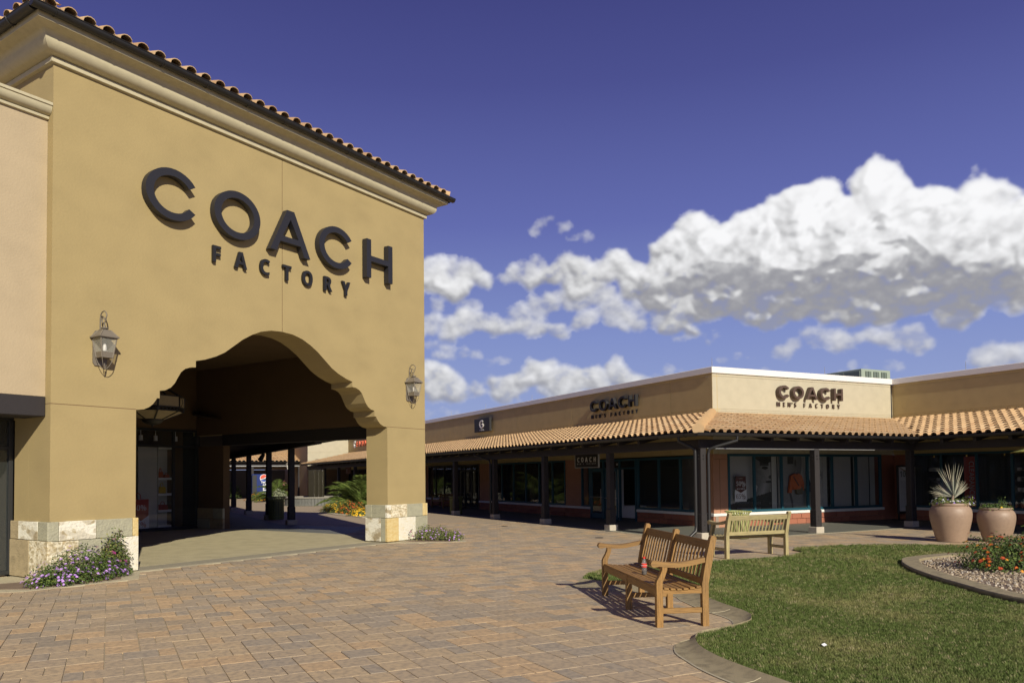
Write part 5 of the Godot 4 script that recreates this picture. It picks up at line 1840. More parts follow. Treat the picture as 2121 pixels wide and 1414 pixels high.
# grey portrait poster: a plain head and shoulders with a hand at the chin, no one in particular
func portrait(part_: int) -> Image:
	var W := 168
	var H := 170
	var img := Image.create(W, H, false, Image.FORMAT_RGB8)
	img.fill(Color(0.62, 0.65, 0.66))
	var n := noise(90 + part_, 0.05, 4)
	for y in H:
		for x in W:
			var u := float(x) / W
			var v := float(y) / H
			var c := 0.64
			if part_ == 0:
				# face turned to the right, cut by the right edge
				var fx_ := (u - 0.93) / 0.37
				var fy := (v - 0.30) / 0.36
				if fx_ * fx_ + fy * fy < 1.0:
					c = 0.56 - 0.22 * clampf(-fx_, 0, 1) + 0.05 * n.get_noise_2d(x, y)
					if absf(v - 0.16) < 0.035 and u > 0.74 and u < 0.95: c = 0.2
					if Vector2((u - 0.86) / 0.075, (v - 0.235) / 0.026).length() < 1.0: c = 0.15
					if Vector2((u - 0.99) / 0.05, (v - 0.40) / 0.035).length() < 1.0: c = 0.30
					if Vector2((u - 0.96) / 0.09, (v - 0.485) / 0.022).length() < 1.0: c = 0.22
				if v < 0.10 + 0.06 * sin(u * 9.0) and u > 0.60: c = 0.10
				if u > 0.575 and u < 0.64 and v < 0.28: c = 0.12
				var hx := u - 0.85 - (v - 0.55) * -0.35
				if v > 0.50 and v < 0.80 and absf(hx) < 0.16: c = 0.60 - 0.2 * absf(hx) / 0.16
				if v > 0.68 + 0.22 * (0.9 - u) + 0.02 * n.get_noise_2d(x * 3, y): c = 0.16 + 0.10 * n.get_noise_2d(x * 1.5, y * 4.0)
				if v > 0.93 and u > 0.2 and u < 0.75: c = 0.44
			else:
				var e := Vector2((u - 0.30) / 0.34, (v - 0.12) / 0.55)
				if e.length() < 1.0: c = 0.52 - 0.14 * clampf(e.x, 0, 1)
				if u > 0.25 and u < 0.42 and v < 0.17: c = 0.18
				if Vector2((u - 0.47) / 0.06, (v - 0.15) / 0.10).length() < 1.0: c = 0.42
				if Vector2((u - 0.47) / 0.03, (v - 0.15) / 0.06).length() < 1.0: c = 0.26
				if v > 0.58 and absf(u - 0.25) < 0.2: c = 0.48 - (0.2 if absf(u - 0.28 - 0.3 * (v - 0.6)) < 0.03 else 0.0)
				if v > 0.62 and u > 0.38 + (1.0 - v) * 0.05: c = 0.42 + 0.25 * (v - 0.6) - 0.5 * maxf(0, u - 0.75)
			c = clampf(c + 0.02 * n.get_noise_2d(x * 4, y * 4), 0.02, 1.0)
			img.set_pixel(x, y, Color(c, c * 1.01, c * 1.02))
	return img

func displays(FWL: Transform3D, LW: Transform3D):
	var F := MF
	var z := -0.17
	for q in [[16.86, 18.66, 0, "grey portrait poster of a face with hand at chin, left half of the corner window"], [18.98, 20.6, 1, "grey portrait poster of an ear and shirt collar, behind the orange jacket"]]:
		var o := thing("window_poster", q[3], "poster", F, FWL * Vector3((q[0] + q[1]) * 0.5, 0.48, z))
		var b := MB.new(FWL)
		b.bx(q[0], q[1], 0.44, 2.2, z - 0.03, z - 0.004)
		part("backing", b, M.shade_grey, o)
		var m := MB.new(FWL)
		m.quv(Vector3(q[0], 0.44, z), Vector3(q[1], 0.44, z), Vector3(q[1], 2.2, z), Vector3(q[0], 2.2, z))
		part("print", m, pic(portrait(q[2])), o)
	var cu := [[18.70, 18.92, "narrow pale curtain strip between the two portrait posters"], [20.98, 21.16, "narrow pale curtain strip right of the timber post in the corner window"], [21.32, 22.30, "wide pale window shade, left one of the pair in the corner window"], [22.44, 23.2, "wide pale window shade, right one of the pair in the corner window"], [23.25, 23.48, "narrow pale curtain strip at the right end of the corner window"]]
	for q in cu:
		var m := MB.new(FWL)
		var n := maxi(3, int((q[1] - q[0]) / 0.045))
		for i in n:
			var x0 := lerpf(q[0], q[1], float(i) / n)
			var x1 := lerpf(q[0], q[1], float(i + 1) / n)
			var za := z + (0.008 if i % 2 else -0.008)
			var zb := z + (-0.008 if i % 2 else 0.008)
			m.quad(Vector3(x0, 0.44, za), Vector3(x1, 0.44, zb), Vector3(x1, 2.2, zb), Vector3(x0, 2.2, za))
		solo("window_curtain", m, M.shade_grey, F, q[2], "curtain", "curtains in the corner window", 80.0)
	var wl := thing("window_label", "framed word COACH on a pale panel behind the timber post", "sign", F, FWL * Vector3(20.8, 0.48, z))
	var wb := MB.new(FWL)
	wb.bx(20.62, 20.96, 0.44, 2.2, z - 0.03, z)
	part("panel", wb, M.shade_grey, wl)
	spaced("COACH", even(20.30, 20.86, 5), 1.53, 0.09, 0.004, z + 0.006, FWL, M.ink_grey, wl, true, "Droid Serif")
	var fr := MB.new(FWL)
	for y in [1.42, 1.64]:
		fr.bx(20.21, 20.93, y - 0.006, y + 0.006, z + 0.003, z + 0.008)
	for x in [20.205, 20.935]:
		fr.bx(x - 0.006, x + 0.006, 1.43, 1.63, z + 0.003, z + 0.008)
	part("border", fr, M.ink_grey, wl)
	var sp := thing("sale_poster", "maroon and white sale poster reading 50% and 65% at the left of the corner window", "poster", F, FWL * Vector3(17.25, 0.75, 0.0))
	var a := MB.new(FWL)
	a.bx(17.03, 17.50, 0.755, 1.12, -0.045, -0.035)
	part("white_panel", a, M.paper_white, sp)
	var b2 := MB.new(FWL)
	b2.prism(pv([17.05, 1.53, 17.47, 1.53, 17.47, 1.12, 17.26, 1.02, 17.05, 1.12]), -0.034, -0.026)
	part("maroon_panel", b2, M.poster_maroon, sp)
	var T := func(x: float, y: float, zz: float) -> Transform3D: return FWL * fx(Basis(), Vector3(x, y, zz))
	inst("lettering", text_mesh("50%", 0.135, 0.003, false, "Droid Serif"), M.paper_white, T.call(17.26, 1.30, -0.024), sp)
	inst("lettering", text_mesh("OFF", 0.045, 0.003, false, "Droid Serif"), M.paper_white, T.call(17.38, 1.215, -0.024), sp)
	inst("lettering", text_mesh("ALL BAGS", 0.05, 0.003, false, "Droid Serif"), M.paper_white, T.call(17.26, 1.145, -0.024), sp)
	inst("lettering", text_mesh("COACH", 0.03, 0.003, false, "Droid Serif"), M.shade_grey, T.call(17.26, 1.46, -0.024), sp)
	inst("lettering", text_mesh("65%", 0.14, 0.003, false, "Droid Serif"), M.poster_maroon, T.call(17.26, 0.91, -0.034), sp)
	inst("lettering", text_mesh("OFF", 0.04, 0.003, false, "Droid Serif"), M.poster_maroon, T.call(17.40, 0.83, -0.034), sp)
	# orange jacket and khaki bag on hangers
	var jk := thing("hanging_jacket", "orange jacket hanging before the second portrait poster", "jacket", F, FWL * Vector3(19.6, 1.0, -0.1))
	var jm := MB.new(FWL)
	jm.prism(pv([19.62, 1.60, 19.42, 1.52, 19.33, 1.05, 19.32, 0.98, 19.44, 0.98, 19.50, 1.26, 19.52, 1.08, 19.84, 1.10, 19.90, 1.30, 19.98, 1.05, 20.0, 1.28, 19.9, 1.53, 19.74, 1.60, 19.68, 1.54]), -0.13, -0.06)
	part("body", jm, M.cloth_orange, jk)
	var st := MB.new(FWL)
	st.bar(FWL.affine_inverse() * (FWL * Vector3(19.52, 1.5, -0.055)), Vector3(19.76, 1.2, -0.055), 0.012, 0.03, Vector3.UP)
	part("strap", st, M.bag_navy, jk)
	var hk := MB.new(FWL)
	hk.tube([Vector3(19.68, 1.56, -0.1), Vector3(19.68, 1.66, -0.1), Vector3(19.71, 1.68, -0.1), Vector3(19.73, 1.65, -0.1)], 0.006, 5)
	part("hanger_hook", hk, M.steel, jk)
	var kh := MB.new(FWL)
	kh.prism(pv([19.66, 1.10, 19.68, 0.95, 19.78, 0.92, 19.93, 0.94, 19.95, 1.10, 19.9, 1.16]), -0.14, -0.065)
	solo("khaki_bag", kh, M.cloth_khaki, F, "dark khaki cloth bag hanging below the orange jacket", "bag")
	var nb := MB.new(FWL)
	nb.prism(pv([20.16, 1.0, 20.34, 1.0, 20.36, 1.18, 20.30, 1.24, 20.25, 1.40, 20.22, 1.24, 20.15, 1.18]), -0.14, -0.07)
	solo("navy_bag", nb, M.bag_navy, F, "dark navy bag hanging beside the timber post in the corner window", "bag")
	# things dimly seen in the long wing
	for q in [[-19.9, 0.72, "yellow quilted coat on a stand in the long wing's last window", M.bag_yellow], [-18.85, 1.1, "dim dressed figure stand in the long wing's last window", M.cloth_khaki], [-30.2, 1.0, "dark dressed dummy in the middle of the long wing window", M.cloth_khaki]]:
		var o := thing("dress_dummy", q[2], "dummy", F, Vector3(q[0], 0.43, -16.9))
		var bd := MB.new()
		bd.lathe([Vector2(0.02, 0.45), Vector2(0.16, 0.5), Vector2(0.15, 0.8), Vector2(0.12, 1.0), Vector2(0.18, 1.25), Vector2(0.17, 1.38), Vector2(0.05, 1.46), Vector2(0.045, 1.52), Vector2(0.001, 1.55)], 12, Vector3(q[0], 0.1, -16.9))
		part("body", bd, q[3], o, 50.0)
		var sd := MB.new()
		sd.tube([Vector3(q[0], 0.0, -16.9), Vector3(q[0], 0.56, -16.9)], 0.015, 6)
		part("stand", sd, M.steel, o)
	# framed notice on feet beside the inner corner
	var PW := fx(Basis(Vector3(0, 0, -1), Vector3.UP, Vector3(1, 0, 0)), Vector3(-17.25, 0, 0))
	var st2 := thing("poster_stand", "black framed poster stand with white notice in the shaded corner", "stand", F, PW * Vector3(24.1, 0, 0))
	var f := MB.new(PW)
	f.bx(23.62, 24.58, 0.22, 1.84, -0.05, 0.0, 0.01)
	f.bx(23.64, 23.70, 0.0, 0.22, -0.04, -0.01)
	f.bx(24.50, 24.56, 0.0, 0.22, -0.04, -0.01)
	f.bx(23.6, 23.74, 0.0, 0.03, -0.25, 0.2)
	f.bx(24.46, 24.6, 0.0, 0.03, -0.25, 0.2)
	part("frame", f, M.iron_black, st2)
	var img := Image.create(96, 150, false, Image.FORMAT_RGB8)
	img.fill(Color(0.74, 0.74, 0.74))
	for y in 150:
		for x in 96:
			var u := x / 96.0
			var v := y / 150.0
			if v < 0.09 - 0.16 * pow(absf(u - 0.6), 1.6) * 1.5: img.set_pixel(x, y, Color(0.86, 0.86, 0.86))
			elif v < 0.13 - 0.2 * pow(absf(u - 0.6), 1.6) * 1.5 and v < 0.12: img.set_pixel(x, y, Color(0.55, 0.49, 0.36))
			elif v > 0.3 and v < 0.92 and y % 4 < 2 and (u > 0.08 and u < 0.46 or u > 0.52 and u < 0.92) and hash(x * 7 + y * 131) % 10 < 7: img.set_pixel(x, y, Color(0.60, 0.60, 0.60))
	var pm := MB.new(PW)
	pm.quv(Vector3(23.68, 0.30, 0.004), Vector3(24.52, 0.30, 0.004), Vector3(24.52, 1.78, 0.004), Vector3(23.68, 1.78, 0.004))
	part("notice", pm, pic(img), st2)
	inst("lettering", text_mesh("100", 0.2, 0.004, true), M.ac_dark, PW * fx(Basis(), Vector3(23.95, 1.54, 0.008)), st2)

func far_court():
	var F := MF
	# colonnade in front of the shops behind the gateway
	var c := thing("colonnade_building", "dark timber colonnade with stone footed posts seen through the arch", "building", F, Vector3(-36, 0, -4))
	for x in [-27.1, -31.3, -36.2, -40.95, -46.3, -51.5]:
		post(c, x, -5.62, 2.62, 0.2, 0.34)
	var b := MB.new()
	b.bx(-60, -23.2, 2.62, 2.86, -5.72, -5.52, 0.01)
	part("beam", b, M.dark_timber, c)
	var rf := MB.new()
	rf.quad(Vector3(-60, 2.80, -6.15), Vector3(-22.9, 2.80, -6.15), Vector3(-26.5, 3.75, -2.4), Vector3(-60, 3.75, -2.4))
	rf.quad(Vector3(-60, 2.72, -6.15), Vector3(-22.9, 2.72, -6.15), Vector3(-26.5, 3.67, -2.4), Vector3(-60, 3.67, -2.4))
	rf.quad(Vector3(-60, 2.72, -6.15), Vector3(-22.9, 2.72, -6.15), Vector3(-22.9, 2.80, -6.15), Vector3(-60, 2.80, -6.15))
	part("roof", rf, M.tile_under, c)
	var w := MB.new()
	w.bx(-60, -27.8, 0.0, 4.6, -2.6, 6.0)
	part("wall", w, M.shaded_stucco, c)
	var sp := MB.new()
	sp.tube([Vector3(-30.9, 2.55, -5.35), Vector3(-30.8, 2.3, -5.2)], [0.07, 0.1], 10)
	part("floodlight", sp, M.iron_black, c)
	# pavilion across the court
	var XP := -60.0
	var p := thing("pavilion_building", "tiled pavilion roof on posts at the far side of the court", "building", F, Vector3(XP, 0, -10))
	var dk := MB.new()
	dk.quad(Vector3(XP, 2.85, 2.0), Vector3(XP, 2.85, -13.4), Vector3(XP - 2.5, 3.5, -13.0), Vector3(XP - 2.5, 3.5, 2.0))
	var pr := part("canopy_roof", dk, M.tile_under, p)
	lay_tiles(tile_slots(Vector3(XP + 0.05, 2.88, 2.0), Vector3(0, 0, -1), 15.3, Vector3(-2.5, 0.62, 0), 0.3, 0.42, func(_x, _s): return true), tile(0.3, 0.48, 0.075), pr, F)
	var vg := MB.new()
	vg.bar(Vector3(XP + 0.05, 2.93, -13.42), Vector3(XP - 2.5, 3.58, -13.02), 0.12, 0.06)
	part("verge", vg, M.stucco_cream_band, pr)
	gutter(p, Vector3(XP + 0.08, 2.86, 2.0), Vector3(XP + 0.08, 2.86, -13.4), Vector3(1, 0, 0), 0.07, [3.0, 6.0, 9.0, 12.0])
	var bm := MB.new()
	bm.bx(XP - 0.35, XP - 0.15, 2.5, 2.78, -13.3, 2.0)
	part("beam", bm, M.dark_timber, p)
	var fl := MB.new()
	fl.bx(XP - 0.14, XP - 0.12, 2.50, 2.56, -13.3, 2.0)
	part("beam_flashing", fl, M.steel, p)
	for z in [-13.1, -9.6, -6.2, -2.5]:
		post(p, XP - 0.25, z, 2.5, 0.2, 0.34)
	var bw := MB.new()
	bw.bx(XP - 2.9, XP - 2.5, 2.3, 5.2, -13.1, 2.0)
	part("wall", bw, M.stucco_brown, p)
	var pk := MB.new()
	pk.bx(XP - 6.0, XP - 5.8, 0.0, 2.3, -16.0, 2.0)
	part("rear_wall", pk, M.interior, p)
	var sg := thing("shop_sign", "blue raised letters over the far pavilion roof", "sign", F, Vector3(XP - 2.4, 3.9, -11.2))
	spaced("AX", [11.1, 11.6], 3.93, 0.42, 0.1, 0.06, fx(Basis(Vector3(0, 0, -1), Vector3.UP, Vector3(1, 0, 0)), Vector3(XP - 2.5, 0, 0)), M.logo_blue, sg)
	# blue drinks machine
	var FW := fx(Basis(Vector3(0, 0, -1), Vector3.UP, Vector3(1, 0, 0)), Vector3(-58.6, 0, 0))
	var v := thing("vending_machine", "blue drinks vending machine reading pepsi in the far court", "vending machine", F, FW * Vector3(10.05, 0, -0.3))
	var vb := MB.new(FW)
	vb.bx(9.33, 10.72, 0.05, 1.92, -0.7, 0.0, 0.03)
	part("cabinet", vb, M.vending_blue, v)
	var vs := MB.new(FW)
	vs.bx(9.34, 9.66, 0.25, 1.85, 0.002, 0.02, 0.008)
	part("selector_panel", vs, M.frame_dark, v)
	var lc := Vector2(10.17, 1.62)
	var top := PackedVector2Array()
	var bot := PackedVector2Array()
	for i in 17:
		var an := PI * (0.08 + i / 16.0)
		top.append(lc + Vector2(cos(an), sin(an)) * 0.255)
	top.append_array(pv([lc.x - 0.12, lc.y - 0.02, lc.x + 0.03, lc.y + 0.02, lc.x + 0.16, lc.y + 0.10]))
	for i in 17:
		var an := PI * (1.14 + 0.86 * i / 16.0)
		bot.append(lc + Vector2(cos(an), sin(an)) * 0.255)
	bot.append_array(pv([lc.x + 0.13, lc.y + 0.01, lc.x + 0.02, lc.y - 0.08, lc.x - 0.12, lc.y - 0.11]))
	var lw := MB.new(FW)
	lw.prism(arc(lc.x, lc.y, 0.0, 0.29, 0, 180), 0.002, 0.008)
	lw.prism(arc(lc.x, lc.y, 0.0, 0.29, 180, 360), 0.002, 0.008)
	part("logo_disc", lw, M.paper_white, v)
	var l1 := MB.new(FW)
	l1.prism(top, 0.009, 0.013)
	part("logo_red", l1, M.logo_red, v)
	var l2 := MB.new(FW)
	l2.prism(bot, 0.009, 0.013)
	part("logo_blue", l2, M.logo_blue, v)
	inst("lettering", text_mesh("pepsi", 0.36, 0.008, true), M.paper_white, FW * fx(Basis(Vector3.BACK, PI / 2), Vector3(10.2, 0.72, 0.01)), v)
	# fountain with wet slabs in a slatted basin
	var fc := Vector3(-46.2, 0, -11.0)
	var f := thing("fountain", "low round fountain basin of grey slate staves with dark wet slabs rising from it", "fountain", F, fc)
	var R := 1.75
	var core := MB.new()
	core.lathe([Vector2(R - 0.04, 0.0), Vector2(R - 0.04, 0.43)], 40, fc)
	part("basin_core", core, M.interior_dark, f, 40.0)
	for i in 60:
		var an := TAU * i / 60.0
		var m := MB.new()
		m.box(fc + Vector3(cos(an) * R, 0.215, sin(an) * R), Vector3(0.05, 0.43, R * TAU / 60.0 - 0.012), 0.006, Basis(Vector3.UP, -an))
		part("stave", m, M.stave_grey, f)
	var cp := MB.new()
	cp.lathe([Vector2(R - 0.25, 0.40), Vector2(R - 0.25, 0.50), Vector2(R + 0.07, 0.50), Vector2(R + 0.08, 0.49), Vector2(R + 0.08, 0.435), Vector2(R - 0.02, 0.43)], 40, fc)
	part("coping", cp, M.concrete_grey, f, 30.0)
	var wt := MB.new()
	wt.lathe([Vector2(0.001, 0.38), Vector2(R - 0.2, 0.38)], 30, fc)
	part("water", wt, M.slab_wet, f)
	var pad := MB.new()
	pad.lathe([Vector2(R, 0.002), Vector2(R + 0.35, 0.002)], 36, fc)
	part("footing", pad, M.band_grey, f)
	var k := 0
	for q in [[-45.75, -10.70, 0.46], [-46.0, -11.05, 0.4], [-46.3, -11.35, 0.4]]:
		var m := MB.new()
		m.box(fc + Vector3(q[0] - fc.x, 1.2, q[1] - fc.z), Vector3(q[2], 1.75, 0.16), 0.012, Basis(Vector3.UP, 0.6))
		part("slab", m, M.slab_wet, f)
		k += 1
	# court lamps
	var lp := court_lamp(F * fx(Basis(), Vector3(-57.2, 2.15, -13.6)), "left of two pale lanterns on iron brackets in the far court")
	drop(lp, "court_lantern", F * fx(Basis(), Vector3(-59.4, 2.25, -12.1)), "right lantern of two hanging under the far pavilion eave")
	lp.set_meta("label", "pale lantern on an iron bracket at the corner of the cream far wall")

func court_lamp(T: Transform3D, label: String) -> Node3D:
	var o := thing("court_lantern", label, "lantern", T, Vector3(), "lanterns in the far court")
	var g := MB.new()
	g.lathe([Vector2(0.001, 0.0), Vector2(0.10, 0.0), Vector2(0.19, 0.36), Vector2(0.001, 0.36)], 6)
	part("glass_body", g, M.frosted, o)
	var c := MB.new()
	c.lathe([Vector2(0.23, 0.36), Vector2(0.24, 0.40), Vector2(0.08, 0.56), Vector2(0.05, 0.62), Vector2(0.001, 0.66)], 6)
	part("cap", c, M.iron_grey, o)
	var b := MB.new()
	b.tube([Vector3(0, 0.64, 0), Vector3(0, 0.78, 0), Vector3(0.1, 0.84, -0.1), Vector3(0.3, 0.80, -0.3), Vector3(0.45, 0.6, -0.45)], 0.016, 6)
	part("bracket", b, M.iron_grey, o, 60.0)
	return o

# ---------- street furniture
func bench(F: Transform3D, label: String, wood: String, L: float, D: float, H: float, mid: bool, slats: int) -> Node3D:
	var o := thing("garden_bench", label, "bench", F)
	var mx := func() -> Material: return M[wood + "_x" + ["", "", "_greyed", "_dark"][rng.randi() % 4]]
	var my := func() -> Material: return M[wood + "_y" + ["", "", "_greyed", "_dark"][rng.randi() % 4]]
	var mz := func() -> Material: return M[wood + "_z" + ["", "", "_greyed", "_dark"][rng.randi() % 4]]
	var s := 0.068
	var seat := 0.43
	var xs := [-L * 0.5, L * 0.5]
	if mid: xs.insert(1, 0.0)
	var zb := -D
	for i in xs.size():
		var x: float = xs[i]
		var outer := not mid or i != 1
		# back post: straight to the seat, then raked, with a rounded head
		var pr := PackedVector2Array()
		var top := H
		var rake := 0.10
		for q in [[0.034, 0.0], [0.034, 0.45], [0.034 - rake * 0.5, 0.72], [0.034 - rake, top - 0.03], [0.026 - rake, top - 0.008], [0.006 - rake, top], [-0.014 - rake, top - 0.004], [-0.032 - rake, top - 0.025], [-0.036 - rake * 0.5, 0.70], [-0.034, 0.44], [-0.034, 0.0]]:
			pr.append(Vector2(q[0], q[1]))
		var m := MB.new()
		m.prism(pr, -s * 0.5, s * 0.5, fx(Basis(Vector3(0, 0, 1), Vector3.UP, Vector3(-1, 0, 0)), Vector3(x, 0, zb)))
		part("leg", m, my.call(), o)
		var fm := MB.new()
		if outer:
			var fp := pv([0.034, 0.0, 0.034, 0.46, 0.028, 0.485, -0.012, 0.555, -0.03, 0.60, -0.032, 0.645, -0.085, 0.645, -0.085, 0.60, -0.06, 0.53, -0.034, 0.47, -0.034, 0.0])
			fm.prism(fp, -s * 0.5, s * 0.5, fx(Basis(Vector3(0, 0, 1), Vector3.UP, Vector3(-1, 0, 0)), Vector3(x, 0, 0)))
		else:
			fm.bx(x - s * 0.45, x + s * 0.45, 0.0, seat - 0.06, -0.034, 0.034, 0.004)
		part("leg", fm, my.call(), o)
		if outer:
			var ap := PackedVector2Array()
			var up := []
			for k in 13:
				var u := k / 12.0
				up.append(Vector2(lerpf(0.055, zb + 0.0, u), 0.70 - 0.035 * sin(u * PI * 1.1) * (1.0 - u * 0.3) + 0.012 * u))
			for k in 9:
				var an := PI * 0.5 + PI * k / 8.0
				ap.append(Vector2(0.055 - cos(an) * 0.036, 0.664 + sin(an) * 0.038))
			var lowp := []
			for k in 11:
				var u := 0.10 + 0.90 * k / 10.0
				lowp.append(Vector2(lerpf(0.055, zb + 0.0, u), 0.645 - 0.03 * sin(u * PI * 1.1) + 0.016 * u))
			var poly := PackedVector2Array()
			for k in range(up.size() - 1, -1, -1): poly.append(up[k])
			for k in range(1, ap.size()): poly.append(ap[k])
			for k in lowp: poly.append(k)
			var am := MB.new()
			am.prism(poly, -0.037, 0.037, fx(Basis(Vector3(0, 0, 1), Vector3.UP, Vector3(-1, 0, 0)), Vector3(x, 0, 0)))
			part("armrest", am, mz.call(), o)
		var st := MB.new()
		st.bx(x - 0.02, x + 0.02, 0.14, 0.195, zb + 0.036, -0.036, 0.004)
		part("stretcher", st, mz.call(), o)
		# seat bearer, dished on top
		var bp := PackedVector2Array([Vector2(0.03, seat - 0.085), Vector2(zb + 0.036, seat - 0.085)])
		for k in 9:
			var u := k / 8.0
			bp.append(Vector2(lerpf(zb + 0.036, 0.03, u), seat - 0.022 - 0.028 * sin(u * PI)))
		var bm := MB.new()
		bm.prism(bp, -0.022, 0.022, fx(Basis(Vector3(0, 0, 1), Vector3.UP, Vector3(-1, 0, 0)), Vector3(x + (0.0 if not outer else -signf(x) * 0.002), 0, 0)))
		part("seat_bearer", bm, mz.call(), o)
	var n := 7
	var w := (D + 0.0) / n
	for k in n:
		var u := (k + 0.5) / n
		var z := lerpf(0.03, zb + 0.035, u)
		var y := seat - 0.012 - 0.028 * sin(u * PI)
		var m := MB.new()
		m.box(Vector3(0, y, z), Vector3(L - s - 0.004 if k == 0 else L + s * 0.9, 0.022, w - 0.018), 0.004, Basis(Vector3.RIGHT, (u - 0.5) * 0.28))
		part("seat_slat", m, mx.call(), o)
	var ra := MB.new()
	ra.bx(-L * 0.5 + s * 0.5, L * 0.5 - s * 0.5, seat - 0.105, seat - 0.025, -0.002, 0.026, 0.004)
	part("front_rail", ra, mx.call(), o)
	for i in xs.size() - 1:
		var x0: float = xs[i] + s * 0.5
		var x1: float = xs[i + 1] - s * 0.5
		var hi := MB.new()
		hi.bar(Vector3(x0, H - 0.105, zb - 0.083), Vector3(x1, H - 0.105, zb - 0.083), 0.028, 0.095, Vector3(0, 1, -0.25), 0.005)
		part("top_rail", hi, mx.call(), o)
		var lo := MB.new()
		lo.bar(Vector3(x0, seat + 0.035, zb + 0.004), Vector3(x1, seat + 0.035, zb + 0.004), 0.03, 0.07, Vector3(0, 1, -0.1), 0.005)
		part("bottom_rail", lo, mx.call(), o)
		for k in slats:
			var x := lerpf(x0, x1, (k + 0.75) / (slats + 0.5))
			var m := MB.new()
			m.bar(Vector3(x, seat + 0.068, zb - 0.002), Vector3(x, H - 0.15, zb - 0.075), 0.032, 0.015, Vector3(0, 0.1, 1), 0.003)
			part("back_slat", m, my.call(), o)
	return o

func litter_bin(T: Transform3D, label: String, mat: Material, r: float, h: float) -> Node3D:
	var o := thing("litter_bin", label, "bin", T)
	var b := MB.new()
	b.lathe([Vector2(r * 0.86, 0.03), Vector2(r * 0.86, h * 0.86), Vector2(r * 0.84, h * 0.86), Vector2(r * 0.84, 0.05), Vector2(0.001, 0.05)], 24)
	part("liner", b, M.frame_dark, o, 40.0)
	var rg := MB.new()
	for y in [[0.02, 0.07], [0.13, 0.16], [h * 0.80, h * 0.87]]:
		rg.lathe([Vector2(r * 0.90, y[0]), Vector2(r * 0.99, y[0]), Vector2(r * 0.99, y[1]), Vector2(r * 0.90, y[1]), Vector2(r * 0.90, y[0])], 32)
	part("hoops", rg, mat, o, 40.0)
	for i in 28:
		var a := TAU * i / 28.0
		var m := MB.new()
		m.box(Vector3(cos(a), 0, sin(a)) * r * 0.98 + Vector3.UP * h * 0.44, Vector3(0.014, h * 0.80, r * TAU / 28.0 * 0.62), 0.004, Basis(Vector3.UP, -a))
		m.bar(Vector3(cos(a), 0, sin(a)) * r * 0.98 + Vector3.UP * h * 0.84, Vector3(cos(a), 0, sin(a)) * r * 1.06 + Vector3.UP * h * 0.93, r * TAU / 28.0 * 0.5, 0.01, Vector3(cos(a), 0.1, sin(a)))
		m.bar(Vector3(cos(a), 0, sin(a)) * r * 1.06 + Vector3.UP * h * 0.93, Vector3(cos(a), 0, sin(a)) * r * 1.22 + Vector3.UP * h * 0.985, r * TAU / 28.0 * 0.5, 0.01, Vector3(cos(a), 0.5, sin(a)))
		part("slat", m, mat, o)
	var rim := MB.new()
	var pa := []
	for i in 33:
		var a := TAU * i / 32.0
		pa.append(Vector3(cos(a) * r * 1.24, h * 0.99, sin(a) * r * 1.24))
	rim.tube(pa, 0.013, 6, false)
	part("rim", rim, mat, o, 60.0)
	return o

func planter(T: Transform3D, label: String, R: float, H: float) -> Node3D:
	var o := thing("clay_planter", label, "planter", T, Vector3(), "round clay planters before the right shop")
	var m := MB.new()
	var p := []
	for q in [[0.001, 0.0], [0.66, 0.0], [0.69, 0.012], [0.76, 0.13], [0.88, 0.36], [0.965, 0.55], [0.995, 0.66], [1.0, 0.73], [0.985, 0.80], [0.94, 0.865], [0.86, 0.915], [0.835, 0.925], [0.845, 0.935], [0.865, 0.95], [0.87, 0.968], [0.86, 0.988], [0.835, 1.0], [0.79, 1.0], [0.775, 0.985], [0.77, 0.93]]:
		p.append(Vector2(q[0] * R, q[1] * H))
	m.lathe(p, 48)
	part("pot", m, M.terracotta, o, 34.0)
	var s := MB.new()
	s.lathe([Vector2(R * 0.8, H * 0.945), Vector2(0.001, H * 0.96)], 20)
	part("potting_soil", s, M.earth, o)
	return o

